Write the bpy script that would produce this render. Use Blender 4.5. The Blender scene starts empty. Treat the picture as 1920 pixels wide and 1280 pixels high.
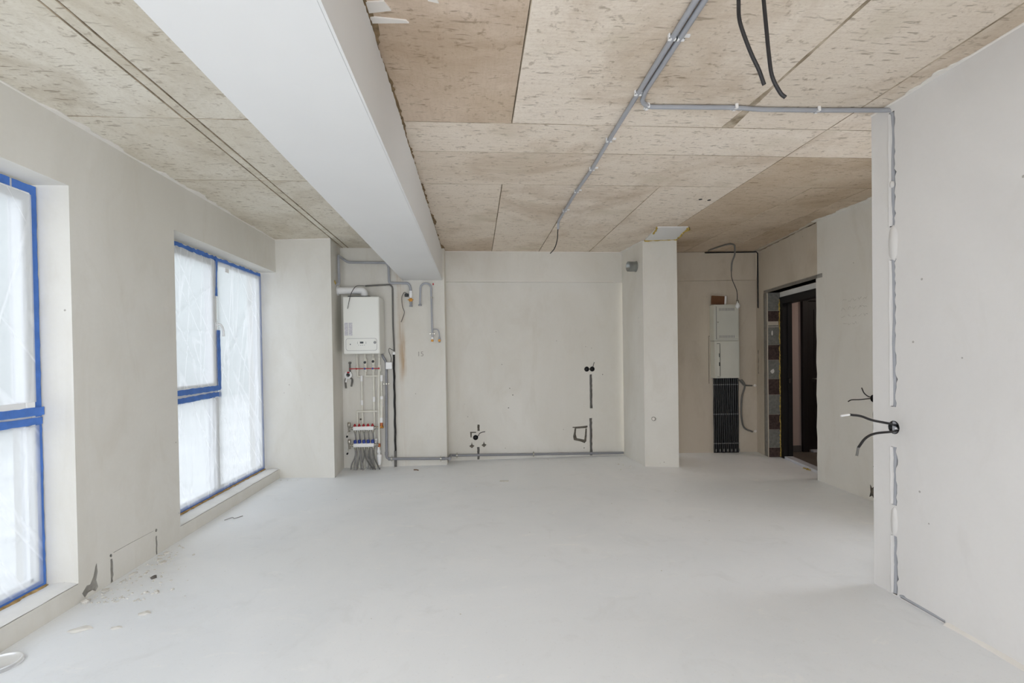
import bpy, math, random
from mathutils import Vector, Matrix, noise
from mathutils.geometry import tessellate_polygon

# ------------------------------------------------------------------ camera, sky, exposure
SC = bpy.context.scene
COL = SC.collection
H = 2.75                      # ceiling height
YAW, PITCH, ROLL, EYE = 0.0742, -0.0116, -0.0147, 1.3785

cam_d = bpy.data.cameras.new('camera')
cam_d.sensor_width = 36.0
cam_d.lens = 920.0 / 1920.0 * 36.0
cam_d.shift_y = 36.7 / 1920.0
cam_d.clip_start = 0.02
cam_d.clip_end = 300
cam = bpy.data.objects.new('camera', cam_d)
COL.objects.link(cam)
fw = Vector((math.sin(YAW) * math.cos(PITCH), math.cos(YAW) * math.cos(PITCH), math.sin(PITCH)))
r0 = Vector((math.cos(YAW), -math.sin(YAW), 0))
u0 = r0.cross(fw)
ri = r0 * math.cos(ROLL) + u0 * math.sin(ROLL)
up = u0 * math.cos(ROLL) - r0 * math.sin(ROLL)
m = Matrix((ri, up, -fw)).transposed().to_4x4()
m.translation = Vector((0, 0, EYE))
cam.matrix_world = m
SC.camera = cam

SKY = 4.6
world = bpy.data.worlds.new('overcast_sky')
SC.world = world
world.use_nodes = True
bg = world.node_tree.nodes['Background']
bg.inputs['Color'].default_value = (0.918, 0.955, 1.02, 1)
bg.inputs['Strength'].default_value = SKY

vs = SC.view_settings
vs.view_transform = 'Standard'
vs.look = 'None'
vs.gamma = 1.0
vs.use_curve_mapping = False
vs.exposure = 0.13
cy = SC.cycles
cy.max_bounces = 14
cy.diffuse_bounces = 9
cy.transparent_max_bounces = 12
cy.use_denoising = True
cy.caustics_reflective = False
cy.caustics_refractive = False


def portal(name, loc, rot, sx, sy):
    d = bpy.data.lights.new(name, 'AREA')
    d.shape = 'RECTANGLE'
    d.size, d.size_y = sx, sy
    d.cycles.is_portal = True
    o = bpy.data.objects.new(name, d)
    COL.objects.link(o)
    o.location = loc
    o.rotation_euler = rot
    return o


HP = math.pi / 2
# openings that let the daylight in (sky portals)
portal('window_portal', (-2.62, 2.01, 1.24), (0, -HP, 0), 2.3, 1.95)
portal('window_portal', (-2.62, 4.88, 1.24), (0, -HP, 0), 2.3, 1.95)
portal('added_opening_portal', (-0.55, -0.82, 1.35), (HP, 0, 0), 3.2, 2.6)  # unseen rear opening, added to fill the room with daylight
portal('window_portal', (-2.62, -0.1, 1.24), (0, -HP, 0), 2.3, 1.1)  # unseen side opening, added to light the floor and right wall


# ------------------------------------------------------------------ materials
def s2l(c):
    c = c / 255.0
    return c / 12.92 if c <= 0.04045 else ((c + 0.055) / 1.055) ** 2.4


def rgb(r, g, b):
    return (s2l(r), s2l(g), s2l(b), 1.0)


class NT:
    def __init__(self, name):
        self.m = bpy.data.materials.new(name)
        self.m.use_nodes = True
        self.t = self.m.node_tree
        self.t.nodes.clear()
        self.out = self.t.nodes.new('ShaderNodeOutputMaterial')
        self._co = None

    def n(self, typ, **kw):
        nd = self.t.nodes.new('ShaderNode' + typ)
        for k, v in kw.items():
            setattr(nd, k, v)
        return nd

    def l(self, a, b):
        self.t.links.new(a, b)

    def co(self, scale=(1, 1, 1), rot=(0, 0, 0), loc=(0, 0, 0)):
        if self._co is None:
            self._co = self.n('TexCoord')
        mp = self.n('Mapping')
        mp.inputs['Scale'].default_value = scale
        mp.inputs['Rotation'].default_value = rot
        mp.inputs['Location'].default_value = loc
        self.l(self._co.outputs['Object'], mp.inputs['Vector'])
        return mp.outputs['Vector']

    def noise(self, scale, detail=4, rough=0.55, vec=None, dist=0.0):
        nd = self.n('TexNoise')
        nd.inputs['Scale'].default_value = scale
        nd.inputs['Detail'].default_value = detail
        nd.inputs['Roughness'].default_value = rough
        nd.inputs['Distortion'].default_value = dist
        self.l(vec if vec is not None else self.co(), nd.inputs['Vector'])
        return nd.outputs['Fac']

    def ramp(self, fac, lo, hi, interp='LINEAR'):
        nd = self.n('MapRange')
        nd.interpolation_type = interp
        nd.inputs['From Min'].default_value = lo
        nd.inputs['From Max'].default_value = hi
        self.l(fac, nd.inputs['Value'])
        return nd.outputs['Result']

    def math(self, op, a, b=None):
        nd = self.n('Math', operation=op)
        for i, x in enumerate((a, b)):
            if x is None:
                continue
            if isinstance(x, (int, float)):
                nd.inputs[i].default_value = x
            else:
                self.l(x, nd.inputs[i])
        return nd.outputs[0]

    def mix(self, fac, a, b, blend='MIX'):
        nd = self.n('Mix', data_type='RGBA', blend_type=blend)
        if isinstance(fac, (int, float)):
            nd.inputs[0].default_value = fac
        else:
            self.l(fac, nd.inputs[0])
        for i, x in ((6, a), (7, b)):
            if isinstance(x, tuple):
                nd.inputs[i].default_value = x
            else:
                self.l(x, nd.inputs[i])
        return nd.outputs[2]

    def bsdf(self, col, rough=0.8, metal=0.0, spec=0.5, bump=None, strength=0.1, dist=0.01):
        b = self.n('BsdfPrincipled')
        if isinstance(col, tuple):
            b.inputs['Base Color'].default_value = col
        else:
            self.l(col, b.inputs['Base Color'])
        b.inputs['Roughness'].default_value = rough
        b.inputs['Metallic'].default_value = metal
        b.inputs['Specular IOR Level'].default_value = spec
        if bump is not None:
            bp = self.n('Bump')
            bp.inputs['Strength'].default_value = strength
            bp.inputs['Distance'].default_value = dist
            self.l(bump, bp.inputs['Height'])
            self.l(bp.outputs['Normal'], b.inputs['Normal'])
        self.l(b.outputs['BSDF'], self.out.inputs['Surface'])
        return b


def simple(name, c, rough=0.5, metal=0.0, var=0.08, scale=18, spec=0.5, bump=0.0):
    k = NT(name)
    f = k.noise(scale, 3)
    d = tuple(x * (1 - var * 2) for x in c[:3]) + (1,)
    col = k.mix(k.ramp(f, 0.3, 0.7), d, c)
    k.bsdf(col, rough, metal, spec, f if bump else None, bump, 0.004)
    return k.m


def plaster(name, c1, c2, c3, stain=None, spots=0.0):
    """wall plaster: broad trowel clouds, a finer mottle, sparse pits"""
    k = NT(name)
    big = k.noise(0.9, 5, 0.6, k.co((1, 1, 0.55)), 0.6)
    col = k.mix(k.ramp(big, 0.36, 0.64), c1, c2)
    mid = k.noise(3.3, 6, 0.62, k.co((1, 1, 0.4), (0, 0, 0), (3, 7, 1)), 0.8)
    col = k.mix(k.math('MULTIPLY', k.ramp(mid, 0.52, 0.70), 0.42), col, c3)
    fine = k.noise(42, 3, 0.6)
    col = k.mix(k.math('MULTIPLY', k.ramp(fine, 0.35, 0.75), 0.10), col, c3)
    pit = k.n('TexVoronoi')
    pit.inputs['Scale'].default_value = 9
    k.l(k.co(), pit.inputs['Vector'])
    sel = k.noise(2.1, 2, 0.5, k.co((1, 1, 1), (0, 0, 0), (9, 2, 4)))
    pm = k.math('MULTIPLY', k.math('LESS_THAN', pit.outputs['Distance'], 0.055), k.math('GREATER_THAN', sel, 0.60 - spots))
    col = k.mix(k.math('MULTIPLY', pm, 0.55), col, rgb(120, 112, 100))
    if stain:
        col = stain(k, col)
    h = k.math('ADD', k.math('MULTIPLY', fine, 0.35), k.math('MULTIPLY', mid, 0.8))
    k.bsdf(col, 0.88, 0, 0.25, h, 0.22, 0.006)
    return k.m


def pier_stain(k, col):
    """rusty run marks down the joint between pier and masonry"""
    sx = k.n('SeparateXYZ')
    k.l(k.co(), sx.inputs[0])
    x = sx.outputs['X']
    wob = k.noise(3.0, 3, 0.6, k.co((0.4, 0.4, 1)))
    dx = k.math('ABSOLUTE', k.math('ADD', x, k.math('ADD', 0.925, k.math('MULTIPLY', k.math('SUBTRACT', wob, 0.5), 0.10))))
    band = k.ramp(dx, 0.075, 0.0, 'SMOOTHSTEP')
    st = k.noise(2.2, 5, 0.7, k.co((14, 1, 0.55)))
    zz = k.math('MULTIPLY', k.ramp(sx.outputs['Z'], 1.02, 1.35), k.math('ADD', 0.35, k.math('MULTIPLY', k.ramp(sx.outputs['Z'], 1.75, 1.5), 0.65)))
    f = k.math('MULTIPLY', k.math('MULTIPLY', band, k.ramp(st, 0.35, 0.7)), k.math('ADD', k.math('MULTIPLY', zz, 0.65), 0.12))
    return k.mix(k.math('MINIMUM', k.math('MULTIPLY', f, 1.5), 0.75), col, rgb(172, 138, 96))


PL = plaster('plaster', rgb(216, 213, 205), rgb(226, 224, 218), rgb(207, 202, 191))
PL_R = plaster('plaster_right', rgb(215, 213, 211), rgb(223, 221, 219), rgb(208, 205, 201), None, 0.05)
PL_PIER = plaster('plaster_pier', rgb(216, 213, 205), rgb(226, 224, 218), rgb(207, 202, 191), pier_stain)
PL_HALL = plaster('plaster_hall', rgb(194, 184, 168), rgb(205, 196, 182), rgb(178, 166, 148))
PL_PATCH = simple('fresh_plaster', rgb(232, 228, 222), 0.85, 0, 0.03, 9, 0.25)
WHITE_PAINT = simple('white_primer', rgb(223, 223, 222), 0.75, 0, 0.015, 2, 0.3)
SILL_M = simple('dusty_white_sill', rgb(235, 234, 231), 0.9, 0, 0.04, 7, 0.2)
CEM = simple('bare_cement', rgb(170, 167, 160), 0.95, 0, 0.14, 25, 0.2, 0.5)
CORE = simple('raw_concrete_edge', rgb(150, 128, 98), 0.95, 0, 0.25, 30, 0.2, 0.5)
GROOVE = simple('chased_groove', rgb(126, 120, 110), 0.95, 0, 0.25, 40, 0.1, 0.6)


def ceil_mat(name, a, b, dark, grain):
    """shutter-cast concrete: print of the plywood, scratches, brown blotches"""
    k = NT(name)
    oi = k.n('ObjectInfo')
    rnd = oi.outputs['Random']
    shift = k.n('CombineXYZ')
    k.l(k.math('MULTIPLY', rnd, 37), shift.inputs[0])
    k.l(k.math('MULTIPLY', rnd, 91), shift.inputs[1])
    va = k.n('VectorMath', operation='ADD')
    k.l(k.co(), va.inputs[0])
    k.l(shift.outputs[0], va.inputs[1])
    V = va.outputs[0]

    def sc(s, r=0.0):
        mp = k.n('Mapping')
        mp.inputs['Scale'].default_value = s
        mp.inputs['Rotation'].default_value = (0, 0, r)
        k.l(V, mp.inputs['Vector'])
        return mp.outputs['Vector']
    big = k.noise(1.3, 5, 0.6, V, 0.5)
    base = k.mix(k.ramp(big, 0.34, 0.66), a, b)
    base = k.mix(k.math('MULTIPLY', k.ramp(rnd, 0.0, 1.0), 0.10), base, dark)
    g = k.noise(9, 5, 0.65, sc(grain), 0.4)
    base = k.mix(k.math('MULTIPLY', k.ramp(g, 0.5, 0.75), 0.24), base, dark)
    # brown blotches and a dense fleck
    bl = k.noise(0.9, 6, 0.68, sc((1, 1, 1), 0.9), 0.8)
    base = k.mix(k.math('MULTIPLY', k.ramp(bl, 0.48, 0.70), 0.68), base, dark)
    fk = k.noise(60, 4, 0.7, sc((1, 1.6, 1), 0.2))
    base = k.mix(k.math('MULTIPLY', k.ramp(fk, 0.50, 0.70), 0.30), base, dark)
    # scratches at several angles
    for r, off in ((0.5, 0.0), (-0.35, 3.0), (1.2, 7.0)):
        mp = k.n('Mapping')
        mp.inputs['Scale'].default_value = (10, 44, 1)
        mp.inputs['Rotation'].default_value = (0, 0, r)
        mp.inputs['Location'].default_value = (off, off, 0)
        k.l(V, mp.inputs['Vector'])
        s = k.noise(1.0, 2, 0.5, mp.outputs['Vector'], 0.5)
        base = k.mix(k.math('MULTIPLY', k.ramp(s, 0.66, 0.73), 0.50), base, rgb(118, 100, 76))
    sp = k.noise(26, 3, 0.6, V)
    base = k.mix(k.math('MULTIPLY', k.ramp(sp, 0.60, 0.70), 0.42), base, rgb(128, 108, 82))
    pale = k.noise(2.4, 3, 0.5, sc((1, 1, 1), 0.3))
    base = k.mix(k.math('MULTIPLY', k.ramp(pale, 0.60, 0.74), 0.5), base, rgb(206, 196, 176))
    h = k.math('ADD', k.math('MULTIPLY', g, 0.6), k.math('MULTIPLY', sp, 0.5))
    k.bsdf(base, 0.85, 0, 0.3, h, 0.45, 0.006)
    return k.m


CE_X = ceil_mat('cast_concrete', rgb(236, 226, 213), rgb(227, 215, 199), rgb(178, 156, 130), (0.5, 6, 1))
CE_Y = ceil_mat('cast_concrete_rough', rgb(220, 203, 185), rgb(206, 187, 165), rgb(164, 140, 114), (7, 0.9, 1))
CE_L = ceil_mat('cast_concrete_grey', rgb(228, 223, 211), rgb(218, 211, 196), rgb(176, 163, 140), (2.5, 0.8, 1))
CE_H = ceil_mat('cast_concrete_brown_dim', rgb(212, 197, 178), rgb(198, 180, 157), rgb(152, 130, 103), (0.5, 6, 1))  # browner concrete; part of the hall's shade is put into its colour
CE_JOINT = simple('joint_concrete', rgb(104, 92, 76), 0.95, 0, 0.25, 30, 0.1, 0.6)


def floor_mat():
    k = NT('dusty_screed')
    big = k.noise(0.8, 6, 0.6, None, 0.7)
    col = k.mix(k.ramp(big, 0.35, 0.65), rgb(232, 235, 238), rgb(239, 241, 243))
    mid = k.noise(3.6, 6, 0.65, k.co((1, 1, 1), (0, 0, 0.4)), 1.0)
    col = k.mix(k.math('MULTIPLY', k.ramp(mid, 0.55, 0.72), 0.45), col, rgb(223, 225, 226))
    white = k.noise(7.5, 5, 0.7, k.co((0.5, 1, 1)), 0.6)
    col = k.mix(k.math('MULTIPLY', k.ramp(white, 0.60, 0.72), 0.6), col, rgb(246, 246, 245))
    fine = k.noise(70, 3, 0.6)
    col = k.mix(k.math('MULTIPLY', k.ramp(fine, 0.62, 0.75), 0.3), col, rgb(200, 198, 194))
    speck = k.noise(24, 2, 0.5, k.co((1, 1, 1), (0, 0, 0), (5, 5, 5)))
    col = k.mix(k.math('MULTIPLY', k.ramp(speck, 0.72, 0.76), 0.5), col, rgb(240, 240, 238))
    h = k.math('ADD', k.math('MULTIPLY', mid, 0.5), k.math('MULTIPLY', fine, 0.4))
    k.bsdf(col, 0.5, 0, 0.5, h, 0.15, 0.004)
    return k.m


FLOOR = floor_mat()
TAPE = simple('blue_masking_tape', rgb(80, 128, 210), 0.6, 0, 0.12, 14, 0.4, 0.3)
PVC = simple('white_window_plastic', rgb(238, 239, 240), 0.35, 0, 0.01, 5)
PIPE_W = simple('white_pipe', rgb(225, 223, 212), 0.4, 0, 0.04, 15)
PIPE_G = simple('grey_pipe', rgb(140, 141, 146), 0.45, 0, 0.06, 12)
PIPE_L = simple('pale_grey_pipe', rgb(168, 170, 176), 0.45, 0, 0.05, 12)
HOSE_G = simple('grey_heating_tube', rgb(150, 148, 146), 0.5, 0, 0.1, 20)
HOSE_D = simple('dark_grey_sleeve', rgb(112, 110, 106), 0.6, 0, 0.1, 20)
BLACK = simple('black_plastic', rgb(24, 24, 25), 0.38, 0, 0.15, 20)
RUBBER = simple('black_foam_sleeve', rgb(40, 38, 37), 0.7, 0, 0.2, 30)
CABLE = simple('black_cable', rgb(34, 31, 32), 0.5, 0, 0.12, 30)
ENAMEL = simple('white_enamel', rgb(228, 228, 222), 0.35, 0, 0.01, 4)
DOORBLK = simple('black_door_finish', rgb(17, 15, 15), 0.55, 0, 0.1, 8)
CABI = simple('cabinet_paint', rgb(206, 206, 196), 0.45, 0, 0.02, 6)
WHITEP = simple('white_plastic', rgb(240, 240, 240), 0.4, 0, 0.01, 6)
STEEL = simple('nickel_metal', rgb(190, 186, 176), 0.3, 1.0, 0.1, 20)
ZINC = simple('galvanised_steel', rgb(176, 180, 180), 0.38, 0.9, 0.15, 10)
BRASS = simple('brass', rgb(196, 138, 62), 0.35, 0.8, 0.12, 20)
COPPER = simple('copper_fitting', rgb(188, 112, 72), 0.4, 0.7, 0.12, 20)
RED = simple('red_plastic', rgb(176, 28, 40), 0.4, 0, 0.1, 20)
BLUE = simple('blue_plastic', rgb(38, 62, 150), 0.4, 0, 0.1, 20)
YELLOW = simple('yellow_handle', rgb(216, 150, 40), 0.45, 0, 0.1, 20)
FOAM = simple('yellow_foam', rgb(214, 186, 104), 0.95, 0, 0.25, 40, 0.1, 0.6)
WOODF = simple('foam_and_timber', rgb(205, 172, 118), 0.9, 0, 0.3, 30, 0.1, 0.6)
BRICK = simple('red_brick', rgb(92, 76, 72), 0.95, 0, 0.25, 35, 0.1, 0.5)
BLOCK = simple('grey_block', rgb(138, 136, 130), 0.95, 0, 0.15, 35, 0.1, 0.5)
CARD = simple('brown_cardboard', rgb(112, 76, 50), 0.85, 0, 0.1, 10)
CORR = simple('corridor_paint', rgb(196, 176, 166), 0.8, 0, 0.03, 3)
TILE = simple('corridor_floor', rgb(120, 112, 104), 0.4, 0, 0.1, 5)
SKIRT = simple('grey_skirting', rgb(96, 92, 90), 0.5, 0, 0.08, 8)
THRESH = simple('pale_threshold', rgb(206, 208, 214), 0.45, 0, 0.06, 12)
LED = simple('dark_display', rgb(70, 74, 78), 0.2, 0, 0.05, 10)
GREYPRINT = simple('grey_print', rgb(150, 150, 150), 0.5, 0, 0.05, 10)
PENCIL = simple('pencil_mark', rgb(164, 158, 150), 0.8, 0, 0.1, 30)
CHUNK = simple('plaster_chunk', rgb(226, 223, 216), 0.95, 0, 0.10, 40, 0.1, 0.4)
CHUNK_D = simple('dark_mortar_chunk', rgb(120, 116, 110), 0.95, 0, 0.2, 40, 0.1, 0.4)
GROUND = simple('yard_gravel', rgb(214, 215, 212), 0.95, 0, 0.12, 2)


def sticker_mat():
    k = NT('printed_sticker')
    w = k.n('TexWave', wave_type='BANDS', bands_direction='Z')
    w.inputs['Scale'].default_value = 30
    k.l(k.co(), w.inputs['Vector'])
    n_ = k.noise(90, 2)
    f = k.math('MULTIPLY', k.ramp(w.outputs['Fac'], 0.45, 0.6), k.math('GREATER_THAN', n_, 0.46))
    k.bsdf(k.mix(f, rgb(206, 204, 208), rgb(168, 166, 174)), 0.5)
    return k.m


STICK = sticker_mat()


def glass_mat():
    k = NT('window_glass')
    tr = k.n('BsdfTransparent')
    tr.inputs['Color'].default_value = (0.645, 0.65, 0.655, 1)
    gl = k.n('BsdfGlossy')
    gl.inputs['Roughness'].default_value = 0.02
    mx = k.n('MixShader')
    mx.inputs[0].default_value = 0.06
    k.l(tr.outputs[0], mx.inputs[1])
    k.l(gl.outputs[0], mx.inputs[2])
    k.l(mx.outputs[0], k.out.inputs['Surface'])
    return k.m


def film_mat():
    """milky polythene dust sheet: partly clear, partly scattering, with fine creases"""
    k = NT('polythene_film')
    def streak(ang, sc, seed):
        m1 = k.n('Mapping')
        m1.inputs['Rotation'].default_value = (ang, 0, 0)
        m1.inputs['Location'].default_value = (seed, seed, seed)
        k.l(k.co(), m1.inputs['Vector'])
        m2 = k.n('Mapping')
        m2.inputs['Scale'].default_value = sc
        k.l(m1.outputs[0], m2.inputs['Vector'])
        return k.noise(1.0, 1, 0.4, m2.outputs[0], 0.3)
    cr = streak(0.12, (1, 5.5, 0.45), 2.0)
    cr2 = streak(-0.62, (1, 4.0, 0.5), 5.0)
    ridge = k.math('ABSOLUTE', k.math('SUBTRACT', cr, 0.5))
    ridge2 = k.math('ABSOLUTE', k.math('SUBTRACT', cr2, 0.5))
    line = k.math('MAXIMUM', k.ramp(ridge, 0.030, 0.0, 'SMOOTHSTEP'), k.math('MULTIPLY', k.ramp(ridge2, 0.022, 0.0, 'SMOOTHSTEP'), 0.8))
    bump = k.n('Bump')
    bump.inputs['Strength'].default_value = 0.25
    bump.inputs['Distance'].default_value = 0.006
    k.l(k.math('ADD', k.math('MULTIPLY', ridge, -3.0), ridge2), bump.inputs['Height'])
    tl = k.n('BsdfTranslucent')
    tl.inputs['Color'].default_value = (0.92, 0.93, 0.94, 1)
    k.l(bump.outputs[0], tl.inputs['Normal'])
    df = k.n('BsdfDiffuse')
    df.inputs['Color'].default_value = (0.9, 0.91, 0.92, 1)
    k.l(bump.outputs[0], df.inputs['Normal'])
    tr = k.n('BsdfTransparent')
    tr.inputs['Color'].default_value = (0.92, 0.94, 0.95, 1)
    gl = k.n('BsdfGlossy')
    gl.inputs['Roughness'].default_value = 0.25
    k.l(bump.outputs[0], gl.inputs['Normal'])
    a = k.n('MixShader')
    a.inputs[0].default_value = 0.2
    k.l(tl.outputs[0], a.inputs[1])
    k.l(df.outputs[0], a.inputs[2])
    b = k.n('MixShader')
    k.l(k.math('ADD', 0.52, k.math('MULTIPLY', line, 0.24)), b.inputs[0])
    k.l(tr.outputs[0], b.inputs[1])
    k.l(a.outputs[0], b.inputs[2])
    c = k.n('MixShader')
    c.inputs[0].default_value = 0.04
    k.l(b.outputs[0], c.inputs[1])
    k.l(gl.outputs[0], c.inputs[2])
    k.l(c.outputs[0], k.out.inputs['Surface'])
    return k.m


GLASS = glass_mat()
FILM = film_mat()


def clear_mat():
    k = NT('clear_plastic')
    b = k.bsdf((0.86, 0.87, 0.88, 1), 0.15)
    b.inputs['Transmission Weight'].default_value = 0.5
    return k.m


CLEAR = clear_mat()


def lamp_mat():
    k = NT('lamp_glass')
    b = k.bsdf((0.82, 0.83, 0.82, 1), 0.08)
    b.inputs['Transmission Weight'].default_value = 0.15
    return k.m


BULB = lamp_mat()


# ------------------------------------------------------------------ mesh helpers
class MB:
    def __init__(self):
        self.v, self.f, self.s = [], [], []

    def add(self, vs_, fs, smooth=False):
        b = len(self.v)
        self.v += [tuple(x) for x in vs_]
        self.f += [tuple(b + i for i in f) for f in fs]
        self.s += [smooth] * len(fs)
        return self

    def box(self, a, b):
        x0, x1 = sorted((a[0], b[0])); y0, y1 = sorted((a[1], b[1])); z0, z1 = sorted((a[2], b[2]))
        v = [(x0, y0, z0), (x1, y0, z0), (x1, y1, z0), (x0, y1, z0), (x0, y0, z1), (x1, y0, z1), (x1, y1, z1), (x0, y1, z1)]
        return self.add(v, [(0, 3, 2, 1), (4, 5, 6, 7), (0, 1, 5, 4), (1, 2, 6, 5), (2, 3, 7, 6), (3, 0, 4, 7)])

    def rbox(self, a, b, r=0.004):
        """box with chamfered edges"""
        x0, x1 = sorted((a[0], b[0])); y0, y1 = sorted((a[1], b[1])); z0, z1 = sorted((a[2], b[2]))
        r = min(r, (x1 - x0) * .45, (y1 - y0) * .45, (z1 - z0) * .45)
        import bmesh
        bm = bmesh.new()
        bmesh.ops.create_cube(bm, size=1)
        for w in bm.verts:
            w.co = ((x0 + x1) / 2 + w.co.x * (x1 - x0), (y0 + y1) / 2 + w.co.y * (y1 - y0), (z0 + z1) / 2 + w.co.z * (z1 - z0))
        bmesh.ops.bevel(bm, geom=bm.edges[:], offset=r, segments=2, affect='EDGES', profile=0.5)
        bm.verts.index_update()
        self.add([w.co[:] for w in bm.verts], [[w.index for w in f.verts] for f in bm.faces], False)
        bm.free()
        return self

    def obox(self, c, ax, ay, az, hx, hy, hz):
        """box with given axes"""
        c = Vector(c)
        v = []
        for sz in (-1, 1):
            for sx, sy in ((-1, -1), (1, -1), (1, 1), (-1, 1)):
                v.append(c + Vector(ax) * hx * sx + Vector(ay) * hy * sy + Vector(az) * hz * sz)
        return self.add(v, [(0, 3, 2, 1), (4, 5, 6, 7), (0, 1, 5, 4), (1, 2, 6, 5), (2, 3, 7, 6), (3, 0, 4, 7)])

    def prism(self, foot, z0, z1):
        n = len(foot)
        v = [(x, y, z0) for x, y in foot] + [(x, y, z1) for x, y in foot]
        f = [tuple(range(n - 1, -1, -1)), tuple(range(n, 2 * n))]
        f += [(i, (i + 1) % n, n + (i + 1) % n, n + i) for i in range(n)]
        return self.add(v, f)

    def lathe(self, c, axis, prof, n=16, smooth=True, cap=True):
        """prof: (distance along axis, radius)"""
        c = Vector(c); axis = Vector(axis).normalized()
        t = Vector((0, 0, 1)) if abs(axis.z) < .9 else Vector((1, 0, 0))
        e1 = axis.cross(t).normalized(); e2 = axis.cross(e1)
        v = []
        for d, r in prof:
            for i in range(n):
                a = 2 * math.pi * i / n
                v.append(c + axis * d + (e1 * math.cos(a) + e2 * math.sin(a)) * r)
        f = []
        for j in range(len(prof) - 1):
            for i in range(n):
                f.append((j * n + i, j * n + (i + 1) % n, (j + 1) * n + (i + 1) % n, (j + 1) * n + i))
        self.add(v, f, smooth)
        if cap:
            for j in (0, len(prof) - 1):
                if prof[j][1] > 1e-5:
                    self.add(v[j * n:(j + 1) * n], [tuple(range(n))])
        return self

    def cyl(self, a, b, r, n=12, r2=None):
        a, b = Vector(a), Vector(b)
        return self.lathe(a, b - a, [(0, r), ((b - a).length, r if r2 is None else r2)], n)

    def tube(self, pts, r, n=10, cap=True):
        pts = [Vector(p) for p in pts]
        P = [pts[0]]
        for p in pts[1:]:
            if (p - P[-1]).length > 1e-5:
                P.append(p)
        rr = r if isinstance(r, (list, tuple)) else [r] * len(P)
        v = []
        prev = None
        for i, p in enumerate(P):
            d = (P[min(i + 1, len(P) - 1)] - P[max(i - 1, 0)]).normalized()
            if prev is None:
                t = Vector((0, 0, 1)) if abs(d.z) < .9 else Vector((1, 0, 0))
                e1 = d.cross(t).normalized()
            else:
                e1 = (prev - d * prev.dot(d)).normalized()
            prev = e1
            e2 = d.cross(e1)
            for k in range(n):
                a = 2 * math.pi * k / n
                v.append(p + (e1 * math.cos(a) + e2 * math.sin(a)) * rr[min(i, len(rr) - 1)])
        f = []
        for j in range(len(P) - 1):
            for k in range(n):
                f.append((j * n + k, j * n + (k + 1) % n, (j + 1) * n + (k + 1) % n, (j + 1) * n + k))
        self.add(v, f, True)
        if cap:
            self.add(v[:n], [tuple(range(n - 1, -1, -1))])
            self.add(v[-n:], [tuple(range(n))])
        return self

    def ring_xz(self, c, r_out, r_in, y0, y1, n=20):
        """flat annulus around the Y axis"""
        v = []
        for (y, r) in ((y0, r_out), (y0, r_in), (y1, r_in), (y1, r_out)):
            for i in range(n):
                a = 2 * math.pi * i / n
                v.append((c[0] + r * math.cos(a), y, c[1] + r * math.sin(a)))
        f = []
        for j in range(4):
            for i in range(n):
                f.append((j * n + i, j * n + (i + 1) % n, ((j + 1) % 4) * n + (i + 1) % n, ((j + 1) % 4) * n + i))
        return self.add(v, f)


def build(name, mb, mat, parent=None):
    me = bpy.data.meshes.new(name)
    me.from_pydata(mb.v, [], mb.f)
    me.polygons.foreach_set('use_smooth', mb.s)
    me.materials.append(mat)
    me.update()
    o = bpy.data.objects.new(name, me)
    COL.objects.link(o)
    if parent is not None:
        o.parent = parent
        o.matrix_parent_inverse = Matrix.Translation(-world_loc(parent))
    return o


def world_loc(o):
    l = Vector(o.location)
    return l if o.parent is None else l


def tag(o, label=None, cat=None, group=None, kind=None):
    for k, v_ in (('label', label), ('category', cat), ('group', group), ('kind', kind)):
        if v_:
            o[k] = v_
    return o


def thing(name, loc, label, cat, group=None, kind=None):
    o = bpy.data.objects.new(name, None)
    COL.objects.link(o)
    o.empty_display_size = 0.1
    o.location = loc
    return tag(o, label, cat, group, kind)


def bend(pts, rad, seg=6):
    """round the corners of a polyline"""
    pts = [Vector(p) for p in pts]
    out = [pts[0]]
    for i in range(1, len(pts) - 1):
        a, b, c = pts[i - 1], pts[i], pts[i + 1]
        d1, d2 = (a - b), (c - b)
        k = min(rad, d1.length * .49, d2.length * .49)
        p, q = b + d1.normalized() * k, b + d2.normalized() * k
        for j in range(seg + 1):
            t = j / seg
            out.append(p * (1 - t) ** 2 + b * 2 * t * (1 - t) + q * t * t)
    out.append(pts[-1])
    return out


def spline(pts, seg=8):
    """Catmull-Rom through the points"""
    p = [Vector(x) for x in pts]
    p = [p[0] * 2 - p[1]] + p + [p[-1] * 2 - p[-2]]
    out = []
    for i in range(1, len(p) - 2):
        for j in range(seg):
            t = j / seg
            a, b, c, d = p[i - 1], p[i], p[i + 1], p[i + 2]
            out.append(0.5 * ((2 * b) + (c - a) * t + (2 * a - 5 * b + 4 * c - d) * t * t + (3 * b - a - 3 * c + d) * t ** 3))
    out.append(p[-2])
    return out


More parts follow.
